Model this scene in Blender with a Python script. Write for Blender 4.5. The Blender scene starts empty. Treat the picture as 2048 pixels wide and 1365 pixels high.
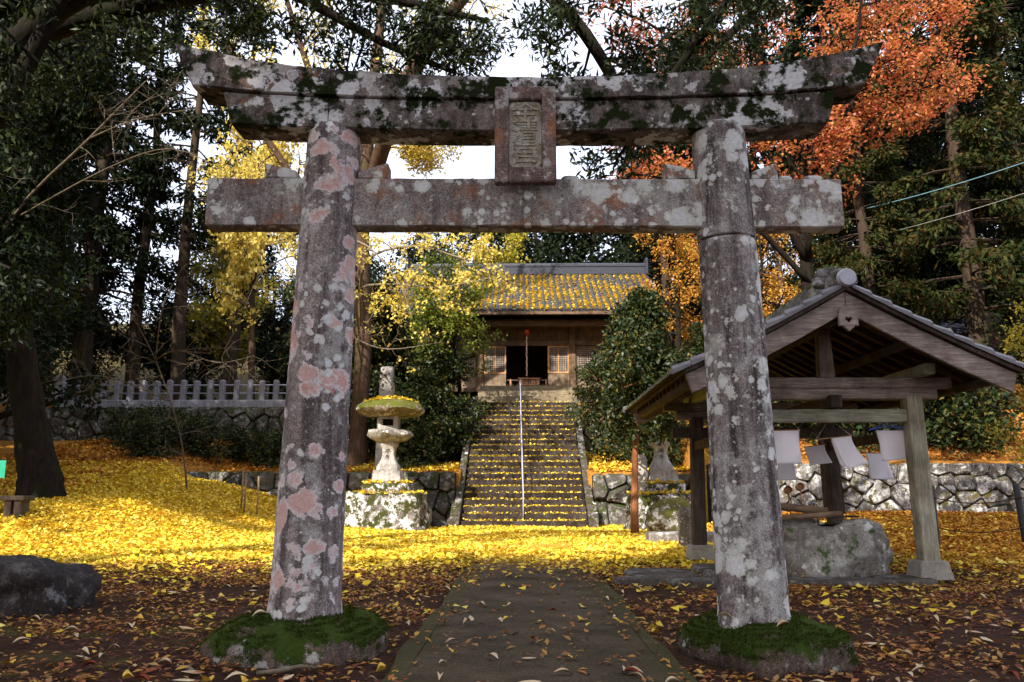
import bpy, math, random
import numpy as np
from mathutils import Vector, Matrix, noise as mnoise

random.seed(7)
rng = np.random.default_rng(7)
R = math.radians
scene = bpy.context.scene
COL = scene.collection

# ------------------------------------------------------------------ camera, sky, sun, exposure
cam_d = bpy.data.cameras.new('camera')
cam = bpy.data.objects.new('camera', cam_d)
COL.objects.link(cam)
cam.location = (-0.1, 0.0, 0.95)
cam.rotation_euler = (R(90 + 10.706), 0, R(0.844))
cam_d.sensor_width = 36.0
cam_d.lens = 36.0 * 1600 / 2048
cam_d.clip_start = 0.05
cam_d.clip_end = 2000
scene.camera = cam

SUN_AZ, SUN_EL = 207.0, 37.0          # compass bearing of the sun (from +Y, clockwise) and its height
world = bpy.data.worlds.new('World')
scene.world = world
world.use_nodes = True
wn = world.node_tree
wn.nodes.clear()
sky = wn.nodes.new('ShaderNodeTexSky')
sky.sky_type = 'NISHITA'
sky.sun_disc = False
sky.sun_elevation = R(SUN_EL)
sky.sun_rotation = R(SUN_AZ)
sky.air_density = 1.0
sky.dust_density = 4.0
sky.ozone_density = 1.0
bg = wn.nodes.new('ShaderNodeBackground')
bg.inputs['Strength'].default_value = 0.15
wo = wn.nodes.new('ShaderNodeOutputWorld')
veil = wn.nodes.new('ShaderNodeMix')              # thin bright cloud veil over the whole sky
veil.data_type = 'RGBA'
veil.inputs[0].default_value = 0.6
veil.inputs[7].default_value = (5.8, 6.0, 6.9, 1)
wn.links.new(sky.outputs[0], veil.inputs[6])
wn.links.new(veil.outputs[2], bg.inputs[0])
wn.links.new(bg.outputs[0], wo.inputs[0])

sun_d = bpy.data.lights.new('sun', 'SUN')
sun_d.energy = 4.6
sun_d.angle = R(0.53)
sun_d.color = (1.0, 0.93, 0.82)
sun = bpy.data.objects.new('sun', sun_d)
COL.objects.link(sun)
to_sun = Vector((math.sin(R(SUN_AZ)) * math.cos(R(SUN_EL)), math.cos(R(SUN_AZ)) * math.cos(R(SUN_EL)), math.sin(R(SUN_EL))))
sun.rotation_euler = to_sun.to_track_quat('Z', 'Y').to_euler()
sun.location = (-8, -12, 18)

vs = scene.view_settings
vs.view_transform = 'Standard'
vs.look = 'None'
vs.exposure = 1.2
vs.gamma = 1.0
vs.use_curve_mapping = False

# ------------------------------------------------------------------ material helpers
class NT:
    def __init__(s, name):
        s.m = bpy.data.materials.new(name)
        s.m.use_nodes = True
        s.t = s.m.node_tree
        s.t.nodes.clear()
        s.out = s.n('ShaderNodeOutputMaterial')
        s.bs = s.n('ShaderNodeBsdfPrincipled')
        s.l(s.bs.outputs[0], s.out.inputs[0])
        s.bs.inputs['Specular IOR Level'].default_value = 0.07
    def n(s, t, **k):
        a = s.t.nodes.new(t)
        for x, y in k.items():
            setattr(a, x, y)
        return a
    def l(s, a, b):
        s.t.links.new(a, b)
    def put(s, sock, v):
        if isinstance(v, bpy.types.NodeSocket):
            s.l(v, sock)
        elif isinstance(v, (tuple, list)) and len(v) == 3 and sock.type == 'RGBA':
            sock.default_value = (*v, 1)
        else:
            sock.default_value = v
    def coord(s, kind='Object', scale=None):
        c = s.n('ShaderNodeTexCoord').outputs[kind]
        if scale:
            mp = s.n('ShaderNodeMapping')
            s.l(c, mp.inputs[0])
            mp.inputs['Scale'].default_value = scale
            c = mp.outputs[0]
        return c
    def wpos(s):
        return s.n('ShaderNodeNewGeometry').outputs['Position']
    def noise(s, co, scale, detail=4, rough=0.55, color=False):
        a = s.n('ShaderNodeTexNoise')
        s.l(co, a.inputs['Vector'])
        a.inputs['Scale'].default_value = scale
        a.inputs['Detail'].default_value = detail
        a.inputs['Roughness'].default_value = rough
        return a.outputs['Color' if color else 'Fac']
    def mr(s, v, a, b, c=0.0, d=1.0):
        m = s.n('ShaderNodeMapRange', clamp=True)
        s.put(m.inputs[0], v)
        for i, x in enumerate((a, b, c, d)):
            m.inputs[i + 1].default_value = x
        return m.outputs[0]
    def math(s, op, a, b=0.0):
        m = s.n('ShaderNodeMath', operation=op)
        s.put(m.inputs[0], a)
        s.put(m.inputs[1], b)
        return m.outputs[0]
    def mix(s, f, a, b, mode='MIX'):
        m = s.n('ShaderNodeMix', data_type='RGBA', blend_type=mode)
        s.put(m.inputs[0], f)
        s.put(m.inputs[6], a)
        s.put(m.inputs[7], b)
        return m.outputs[2]
    def vadd(s, a, b, k):
        v = s.n('ShaderNodeVectorMath', operation='MULTIPLY_ADD')
        s.l(b, v.inputs[0])
        v.inputs[1].default_value = (k, k, k)
        s.l(a, v.inputs[2])
        return v.outputs[0]
    def bump(s, h, strength=0.4, dist=0.01):
        b = s.n('ShaderNodeBump')
        b.inputs['Strength'].default_value = strength
        b.inputs['Distance'].default_value = dist
        s.l(h, b.inputs['Height'])
        s.l(b.outputs[0], s.bs.inputs['Normal'])
    def done(s, col, rough=0.85):
        s.put(s.bs.inputs['Base Color'], col)
        s.put(s.bs.inputs['Roughness'], rough)
        return s.m

def plain(name, c, rough=0.7, var=0.25, scale=8, metal=0.0, bump=0.0):
    t = NT(name)
    co = t.coord()
    f = t.noise(co, scale, 5)
    col = t.mix(t.mr(f, .3, .7), tuple(x * (1 - var) for x in c), tuple(min(1, x * (1 + var)) for x in c))
    t.bs.inputs['Metallic'].default_value = metal
    t.bs.inputs['Specular IOR Level'].default_value = .35 if rough < .6 else .07
    if bump:
        t.bump(t.noise(co, scale * 6, 4), bump)
    return t.done(col, rough)

def stone(name, c1, c2, lichen=(), moss=0.0, orange=0.0, stain=0.4, mossy_sides=0.0, speck=1.0, island=False, seed=0.0, moss_c=(.035, .06, .012), pale=1.0):
    """weathered granite: speckle, vertical stains, round lichens (scale, radius, share, inner colour, rim colour), moss"""
    t = NT(name)
    co0 = t.coord()
    if island:
        oi = t.n('ShaderNodeObjectInfo')
        co = t.vadd(co0, t.n('ShaderNodeCombineXYZ').outputs[0], 0)
        cx = t.n('ShaderNodeCombineXYZ')
        t.l(oi.outputs['Random'], cx.inputs[0]); t.l(oi.outputs['Random'], cx.inputs[1])
        co = t.vadd(co0, cx.outputs[0], 37.0)
    else:
        cx = t.n('ShaderNodeCombineXYZ')
        cx.inputs[0].default_value = seed; cx.inputs[1].default_value = seed * .7; cx.inputs[2].default_value = seed * 1.3
        co = t.vadd(co0, cx.outputs[0], 1.0)
    big = t.noise(co, 3.0, 6, .62)
    col = t.mix(t.mr(big, .35, .65), c1, c2)
    if island:
        col = t.mix(t.math('MULTIPLY', oi.outputs['Random'], .75), col, tuple(x * .38 for x in c1))
    if stain:
        mp = t.n('ShaderNodeMapping'); t.l(co, mp.inputs[0]); mp.inputs['Scale'].default_value = (6.5, 6.5, .5)
        st = t.noise(mp.outputs[0], 1.7, 7, .66)
        col = t.mix(t.mr(st, .43, .60, 0, stain), col, (.048, .035, .034))
    sp = t.noise(co, 130, 2, .7)
    col = t.mix(.62 * speck, col, t.mix(t.mr(sp, .36, .64), (.25, .24, .24), (1.75, 1.72, 1.7)), 'MULTIPLY')
    sp2 = t.noise(co, 34, 3, .7)
    col = t.mix(.6 * speck, col, t.mix(t.mr(sp2, .34, .66), (.45, .43, .43), (1.5, 1.5, 1.5)), 'MULTIPLY')
    if orange:
        f = t.mr(t.noise(co, 4.3, 6, .7), .62 - .14 * orange, .72 - .1 * orange, 0, .75)
        col = t.mix(f, col, (.34, .125, .045))
    crust = t.math('ADD', t.noise(co, 6.0, 8, .74), t.math('MULTIPLY', t.math('SUBTRACT', t.noise(co, 1.3, 3), .5), .5))
    col = t.mix(t.mr(crust, .52, .60, 0, .62 * pale), col, t.mix(t.mr(sp, .4, .6), (.42, .41, .39), (.66, .65, .62)))
    col = t.mix(t.mr(t.noise(co, 24, 6, .75), .60, .64, 0, .7 * pale), col, (.68, .67, .65))
    wob = t.noise(co, 15, 5, .75, color=True)
    ragged = t.math('SUBTRACT', t.noise(co, 38, 4, .7), .5)
    for i, (sc, rad, share, inner, rim) in enumerate(lichen):
        cc = t.vadd(co, wob, 1.05 / sc)
        off = t.n('ShaderNodeVectorMath', operation='ADD')
        t.l(cc, off.inputs[0]); off.inputs[1].default_value = (i * 3.7, i * 1.9, i * 5.3)
        v = t.n('ShaderNodeTexVoronoi')
        t.l(off.outputs[0], v.inputs['Vector']); v.inputs['Scale'].default_value = sc
        sep = t.n('ShaderNodeSeparateColor'); t.l(v.outputs['Color'], sep.inputs[0])
        rr = t.mr(sep.outputs[0], 1 - share, 1, rad * .25, rad)
        clus = t.mr(t.noise(co, 1.5 + .5 * i, 3), .44, .56, 0, 1)
        rr = t.math('MULTIPLY', rr, clus)
        d = t.math('ADD', t.math('SUBTRACT', rr, v.outputs['Distance']), t.math('MULTIPLY', ragged, .22))
        m = t.math('MULTIPLY', t.mr(d, -.01, .05), t.mr(sp2, .24, .42, .55, 1))
        inn = t.mr(d, .05, .26)
        lc = t.mix(inn, rim, inner)
        lc = t.mix(t.mr(sp2, .35, .65, 0, .6), lc, tuple(x * .55 for x in inner))
        col = t.mix(t.math('MULTIPLY', m, .95), col, lc)
    h = t.math('ADD', t.math('MULTIPLY', sp, .5), sp2)
    if moss or mossy_sides:
        geo = t.n('ShaderNodeNewGeometry')
        sx = t.n('ShaderNodeSeparateXYZ'); t.l(geo.outputs['Normal'], sx.inputs[0])
        mn = t.noise(co, 5.5, 6, .65)
        up = t.mr(sx.outputs[2], -.1, .75, mossy_sides, max(moss, mossy_sides))
        f = t.mr(t.math('ADD', t.math('ADD', mn, up), t.math('MULTIPLY', t.math('SUBTRACT', t.noise(co, 26, 4, .7), .5), .25)), .98, 1.05)
        mc = t.mix(t.noise(co, 40, 3), tuple(x * .55 for x in moss_c), tuple(x * 1.7 for x in moss_c))
        col = t.mix(f, col, mc)
        h = t.math('ADD', h, t.math('MULTIPLY', f, t.noise(co, 60, 3)))
    t.bump(h, .55, .012)
    return t.done(col, .9)

def wood(name, c1, c2, axis='Z', worn=(.36, .33, .28), wornf=.5, scale=1.0, rough=.8):
    t = NT(name)
    s = {'X': (.5, 9, 9), 'Y': (9, .5, 9), 'Z': (9, 9, .5)}[axis]
    co = t.coord('Object', tuple(x * scale for x in s))
    oi = t.n('ShaderNodeObjectInfo')
    cx = t.n('ShaderNodeCombineXYZ'); t.l(oi.outputs['Random'], cx.inputs[0]); t.l(oi.outputs['Random'], cx.inputs[2])
    co = t.vadd(co, cx.outputs[0], 23)
    g = t.noise(co, 2.4, 6, .65)
    f2 = t.noise(co, 9, 4, .7)
    col = t.mix(t.mr(g, .3, .7), c1, c2)
    col = t.mix(t.mr(f2, .5, .68, 0, wornf), col, worn)
    col = t.mix(.7, col, t.mix(t.mr(f2, .3, .62), (.5, .48, .47), (1.2, 1.2, 1.2)), 'MULTIPLY')
    lo = t.noise(t.coord(), 3.1, 5, .65)
    col = t.mix(.75, col, t.mix(t.mr(lo, .32, .66), (.42, .38, .36), (1.25, 1.25, 1.22)), 'MULTIPLY')
    t.bump(f2, .5, .006)
    return t.done(col, rough)

def leafmat(name, cols, rough=.5, trans=.35, spec=.3, patch=None):
    """leaf shade varies from leaf to leaf"""
    t = NT(name)
    geo = t.n('ShaderNodeNewGeometry')
    rp = t.n('ShaderNodeValToRGB')
    t.l(geo.outputs['Random Per Island'], rp.inputs[0])
    el = rp.color_ramp.elements
    while len(el) < len(cols):
        el.new(.5)
    for i, c in enumerate(cols):
        el[i].position = i / max(1, len(cols) - 1)
        el[i].color = (*c, 1)
    lc = rp.outputs[0]
    if patch:
        pn = t.noise(t.wpos(), 1.7, 5, .65); pr_ = geo.outputs['Random Per Island']
        lc = t.mix(t.mr(t.math('ADD', pn, t.math('MULTIPLY', t.math('SUBTRACT', pr_, .5), .22)), .52, .66, 0, .65), lc, patch)
    t.put(t.bs.inputs['Base Color'], lc)
    t.bs.inputs['Roughness'].default_value = rough
    t.bs.inputs['Specular IOR Level'].default_value = spec
    if trans:
        tr = t.n('ShaderNodeBsdfTranslucent')
        t.l(t.mix(.3, lc, (1, .9, .4), 'MULTIPLY'), tr.inputs[0])
        mx = t.n('ShaderNodeMixShader')
        mx.inputs[0].default_value = trans
        t.l(t.bs.outputs[0], mx.inputs[1]); t.l(tr.outputs[0], mx.inputs[2])
        t.l(mx.outputs[0], t.out.inputs[0])
    return t.m

PINK, WHITE, PALE = (.78, .50, .46), (.83, .82, .84), (.68, .68, .60)
M = {}
M['pillar_pink'] = stone('lichened granite pink', (.23, .185, .18), (.36, .315, .30),
    [(5.5, .86, .98, (.74, .42, .38), WHITE), (8.0, .78, .9, PINK, WHITE), (15, .66, .7, WHITE, PALE)], moss=.12, mossy_sides=.20, stain=.75, seed=1.3, pale=.75)
M['pillar_grey'] = stone('lichened granite grey', (.21, .175, .17), (.36, .325, .315),
    [(5.2, .7, .7, WHITE, PALE), (9, .7, .85, WHITE, PALE), (19, .66, .7, WHITE, PALE)], moss=.12, mossy_sides=.15, stain=.9, seed=4.1, pale=.8)
M['lintel'] = stone('lichened granite lintel', (.13, .105, .095), (.24, .205, .19),
    [(4.6, .85, .95, WHITE, WHITE), (8.5, .7, .8, (.52, .46, .43), WHITE), (16, .6, .6, WHITE, PALE)], moss=.62, mossy_sides=.47, stain=.7, orange=.15, seed=7.7, pale=.3, moss_c=(.014, .020, .006))
M['tie'] = stone('lichened granite tie beam', (.25, .21, .20), (.38, .34, .32),
    [(6.0, .78, .85, WHITE, PALE), (10, .7, .8, WHITE, PALE), (20, .6, .6, WHITE, PALE)], moss=.4, mossy_sides=.10, stain=.45, orange=.7, seed=2.2, pale=.45)
M['plaque'] = stone('plaque granite', (.20, .135, .12), (.28, .20, .185), [(9, .45, .25, WHITE, PALE)], moss=.25, mossy_sides=.12, stain=.5, orange=.35, seed=9.4)
M['plaque_in'] = stone('plaque carved granite', (.34, .30, .22), (.44, .39, .30), [(12, .45, .35, WHITE, PALE)], moss=.25, mossy_sides=.2, stain=.25, seed=3.4, moss_c=(.11, .10, .03))
M['moss_base'] = stone('moss covered plinth', (.10, .072, .055), (.17, .125, .10), [(8, .55, .32, (.5, .48, .46), (.45, .43, .4))], moss=.64, mossy_sides=.36, stain=.6, seed=6.1, pale=.3, moss_c=(.032, .050, .008))
M['granite'] = stone('pale granite', (.28, .26, .24), (.39, .37, .34), pale=.3, lichen=[(12, .4, .3, WHITE, PALE)], moss=.25, mossy_sides=.05, stain=.3, seed=5.0)
M['granite_dk'] = stone('dark granite', (.16, .145, .13), (.25, .23, .21), [(9, .45, .4, WHITE, PALE)], moss=.45, mossy_sides=.2, stain=.5, seed=5.9)
M['mossy_rubble'] = stone('mossy rubble', (.14, .125, .115), (.23, .21, .195), [(3.2, .8, .9, (.5, .49, .48), WHITE), (7, .6, .7, WHITE, PALE)], moss=.55, mossy_sides=.49, stain=.5, seed=8.3, moss_c=(.035, .038, .010))
M['wall_light'] = stone('wall stone light', (.13, .125, .122), (.27, .265, .258), [(5, .55, .5, (.58, .58, .58), (.5, .5, .5))], moss=.5, mossy_sides=.42, stain=.65, island=True, moss_c=(.055, .045, .012))
M['wall_dark'] = stone('wall stone dark', (.075, .07, .062), (.14, .13, .118), pale=.45, lichen=[(6, .5, .4, (.4, .4, .38), (.35, .35, .33))], moss=.55, mossy_sides=.36, stain=.3, island=True, moss_c=(.035, .045, .012))
M['boulder'] = stone('basin boulder', (.19, .17, .145), (.30, .28, .25), pale=.5, lichen=[(5, .5, .35, WHITE, PALE), (12, .45, .4, WHITE, PALE)], moss=.25, mossy_sides=.39, stain=.45, speck=.7, seed=1.9, moss_c=(.06, .085, .03))
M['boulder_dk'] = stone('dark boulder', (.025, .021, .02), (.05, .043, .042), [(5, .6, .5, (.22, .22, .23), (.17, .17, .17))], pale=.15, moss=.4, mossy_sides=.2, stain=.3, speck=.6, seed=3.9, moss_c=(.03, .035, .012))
M['concrete'] = stone('cast concrete block', (.27, .25, .215), (.34, .315, .275), (), pale=.2, moss=.2, stain=.2, speck=.45, seed=.3)
M['step'] = stone('mossy step', (.026, .019, .013), (.052, .040, .028), (), pale=.07, moss=.35, mossy_sides=.34, stain=.5, island=True, moss_c=(.045, .042, .012))
M['core'] = plain('joint earth', (.028, .024, .018), .95, .4)

M['wood_beam'] = wood('weathered beam', (.20, .15, .13), (.33, .27, .24), 'X', (.42, .38, .34), .5)
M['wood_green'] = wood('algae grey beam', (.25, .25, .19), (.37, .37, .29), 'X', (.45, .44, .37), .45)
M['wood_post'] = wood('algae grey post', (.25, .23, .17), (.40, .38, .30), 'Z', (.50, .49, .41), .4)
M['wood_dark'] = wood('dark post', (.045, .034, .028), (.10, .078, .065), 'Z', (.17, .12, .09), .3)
M['wood_barge'] = wood('weathered bargeboard', (.22, .165, .145), (.36, .30, .275), 'X', (.45, .41, .38), .55)
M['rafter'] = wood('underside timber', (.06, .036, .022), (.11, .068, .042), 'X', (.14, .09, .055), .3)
M['shrine_wood'] = wood('shrine timber', (.12, .078, .05), (.20, .135, .09), 'Z', (.26, .19, .135), .4)
M['shrine_board'] = wood('shrine boarding', (.15, .11, .075), (.24, .175, .12), 'Z', (.3, .24, .17), .4, .6)
M['shrine_beam'] = wood('shrine crossbeam', (.10, .065, .045), (.17, .115, .08), 'X', (.22, .16, .11), .4)
M['new_wood'] = wood('fresh door frame', (.46, .24, .10), (.56, .31, .135), 'Z', (.6, .36, .17), .3)
M['lattice'] = wood('lattice', (.22, .175, .15), (.32, .27, .24), 'Z', (.35, .31, .28), .3)
M['box_wood'] = wood('offertory box', (.30, .15, .085), (.40, .22, .13), 'X', (.44, .26, .16), .3)
M['ladle'] = plain('ladle wood', (.42, .22, .12), .6, .2)
M['bamboo'] = wood('old bamboo', (.13, .09, .06), (.21, .15, .10), 'X', (.3, .2, .13), .4)
M['stake'] = plain('stake', (.22, .15, .09), .8, .3)
M['black_post'] = plain('black post', (.012, .012, .016), .5, .2)
M['rope'] = plain('dark rope', (.05, .03, .02), .9)
M['ink'] = plain('ink', (.012, .01, .01), .6, .1)
M['cloth'] = plain('white cotton', (.82, .78, .85), .9, .06, 5)
M['string'] = plain('string', (.5, .46, .4), .9, .1)
M['blue_plastic'] = plain('blue plastic', (.09, .13, .48), .35, .1)
M['green_sign'] = plain('green sign', (.01, .26, .16), .45, .05)
M['rail'] = plain('pale painted rail', (.36, .38, .50), .35, .08)
M['metal'] = plain('galvanised metal', (.35, .36, .4), .35, .1, metal=.7)
M['pole'] = plain('concrete pole', (.33, .36, .40), .7, .1)
M['bell'] = plain('red copper bell', (.36, .06, .025), .3, .2, metal=.5)
M['hemp'] = plain('bell cord', (.45, .33, .26), .9, .3)
M['tile'] = plain('dark roof tile', (.022, .024, .036), .4, .4, 14)
M['tile_grey'] = plain('grey roof tile', (.16, .15, .165), .5, .25, 9)
M['tile_moss'] = stone('mossy tile', (.16, .15, .155), (.24, .23, .235), (), moss=.6, mossy_sides=.36, stain=.3, seed=2.9, moss_c=(.05, .065, .012))
M['inside'] = plain('dark interior', (.012, .010, .009), .9)  # near-black stands for the shade inside the lantern firebox
M['blue_wire'] = plain('blue wire', (.16, .33, .40), .5, .05)
M['grey_wire'] = plain('grey wire', (.34, .34, .32), .5, .05)

def bark(name, c1, c2, moss=(.03, .036, .01), mossf=.5):
    t = NT(name)
    co = t.coord('Object', (6, 6, 1.1)); co2 = t.coord()
    g = t.noise(co, 2.2, 6, .7); m = t.noise(co2, 1.6, 5, .65)
    col = t.mix(t.mr(g, .35, .65), c1, c2)
    col = t.mix(t.mr(m, .5, .62, 0, mossf), col, moss)
    t.bump(g, .9, .03)
    return t.done(col, .95)
M['bark_dark'] = bark('dark bark', (.008, .006, .005), (.022, .017, .014), (.014, .017, .005), .6)
M['bark_cedar'] = bark('cedar bark', (.03, .020, .015), (.062, .043, .032), mossf=.4)
M['bark_brown'] = bark('brown bark', (.05, .030, .02), (.10, .062, .042), mossf=.35)
M['bark_red'] = wood('reddish trunk', (.19, .075, .035), (.28, .115, .05), 'Z', (.3, .15, .08), .4)
M['twig_grey'] = plain('grey twig', (.095, .075, .055), .9, .4, 20)
M['bark_pale'] = plain('pale twig', (.17, .135, .095), .85, .4, 20)
M['L_oak'] = leafmat('oak leaf', [(.008, .014, .005), (.018, .030, .008), (.036, .048, .011), (.012, .022, .007)], .45, .2, .14)
M['L_dark'] = leafmat('dark evergreen leaf', [(.004, .009, .004), (.009, .016, .006), (.017, .026, .007)], .5, .15, .10)
M['L_cedar'] = leafmat('cedar spray', [(.004, .009, .004), (.009, .015, .005), (.017, .021, .007)], .6, .12, .06)
M['L_cedar_y'] = leafmat('yellowing cedar spray', [(.009, .017, .005), (.021, .031, .008), (.042, .045, .011), (.06, .032, .009)], .6, .2, .06)
M['L_camellia'] = leafmat('camellia leaf', [(.008, .017, .007), (.015, .028, .009), (.026, .042, .012), (.03, .045, .012), (.13, .10, .02)], .42, .15, .2)
M['L_ginkgo'] = leafmat('ginkgo leaf', [(.62, .46, .06), (.72, .56, .12), (.55, .45, .08), (.76, .64, .24)], .55, .45, .2)
M['L_ginkgo_g'] = leafmat('yellow green leaf', [(.22, .24, .03), (.42, .36, .04), (.55, .42, .05), (.10, .14, .02)], .55, .45)
M['L_maple_r'] = leafmat('red maple leaf', [(.42, .07, .035), (.55, .17, .06), (.50, .24, .05), (.52, .13, .10), (.58, .28, .12)], .55, .45, .2)
M['L_maple_o'] = leafmat('orange maple leaf', [(.56, .26, .03), (.62, .36, .05), (.50, .15, .03), (.28, .24, .03)], .55, .45)
M['L_maple_g'] = leafmat('green maple leaf', [(.06, .10, .012), (.12, .15, .016), (.22, .22, .02)], .5, .4)
M['L_fall_y'] = leafmat('fallen ginkgo', [(.74, .52, .03), (.80, .60, .06), (.68, .45, .025), (.84, .70, .16), (.52, .29, .02)], .7, .12, .1, (.55, .31, .025))
M['L_fall_o'] = leafmat('fallen orange', [(.42, .16, .02), (.54, .27, .03), (.30, .09, .02), (.60, .36, .05)], .7, .12, .1, (.16, .05, .015))
M['L_fall_b'] = leafmat('fallen brown', [(.26, .07, .03), (.42, .16, .04), (.54, .31, .055), (.17, .055, .03), (.46, .28, .10)], .7, .1, .15, (.16, .055, .022))
M['L_needles'] = leafmat('cedar needles', [(.13, .035, .02), (.2, .06, .03), (.09, .03, .02)], .7, 0)
M['leaf_tan'] = plain('tan dry leaf', (.52, .36, .22), .6, .2, 30)
M['leaf_cream'] = plain('cream dry leaf', (.60, .47, .30), .6, .15, 30)
M['leaf_yellow'] = plain('yellow leaf', (.60, .36, .04), .55, .2, 30)
M['leaf_red'] = plain('red brown leaf', (.26, .055, .03), .6, .3, 30)

# ------------------------------------------------------------------ geometry helpers
def fast_mesh(name, V, F):
    """V (n,3), F (m,k) with one k for all faces"""
    V = np.asarray(V, dtype=np.float32); F = np.asarray(F, dtype=np.int32)
    me = bpy.data.meshes.new(name)
    m, k = F.shape
    me.vertices.add(len(V)); me.vertices.foreach_set('co', V.ravel())
    me.loops.add(m * k); me.loops.foreach_set('vertex_index', F.ravel())
    me.polygons.add(m)
    me.polygons.foreach_set('loop_start', np.arange(0, m * k, k, dtype=np.int32))
    me.polygons.foreach_set('loop_total', np.full(m, k, dtype=np.int32))
    me.update(calc_edges=True)
    return me

def link(name, me, parent=None, mat=None, loc=None, smooth=False):
    o = bpy.data.objects.new(name, me)
    COL.objects.link(o)
    if mat is not None and me is not None and not me.materials:
        me.materials.append(M[mat] if isinstance(mat, str) else mat)
    if smooth:
        me.polygons.foreach_set('use_smooth', [True] * len(me.polygons))
    if parent is not None:
        o.parent = parent
    if loc is not None:
        o.location = loc
    return o

def tag(o, label, cat, group=None):
    o['label'] = label; o['category'] = cat
    if group:
        o['group'] = group
    return o

def thing(name, label, cat, loc=(0, 0, 0), group=None, rz=0.0):
    o = bpy.data.objects.new(name, None)
    COL.objects.link(o)
    o.empty_display_size = .2
    o.location = loc
    o.rotation_euler = (0, 0, rz)
    return tag(o, label, cat, group)

def copy_tree(root, loc=None, rz=None, scale=None, label=None, mats=None, group=None):
    c = root.copy(); COL.objects.link(c)
    if loc is not None: c.location = loc
    if rz is not None: c.rotation_euler = (0, 0, rz)
    if scale is not None: c.scale = (scale,) * 3 if not isinstance(scale, tuple) else scale
    if label: c['label'] = label
    if group: c['group'] = group
    for ch in list(root.children):
        d = ch.copy(); COL.objects.link(d); d.parent = c
        if mats and ch.name.split('.')[0] in mats:
            d.material_slots[0].link = 'OBJECT'
            d.material_slots[0].material = M[mats[ch.name.split('.')[0]]]
        for g in list(ch.children):
            e = g.copy(); COL.objects.link(e); e.parent = d
    return c

def nz(p, s=1.0, o=0.0):
    return mnoise.noise(Vector((p[0] * s + o, p[1] * s + o * 1.7, p[2] * s - o * .6)))

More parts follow.
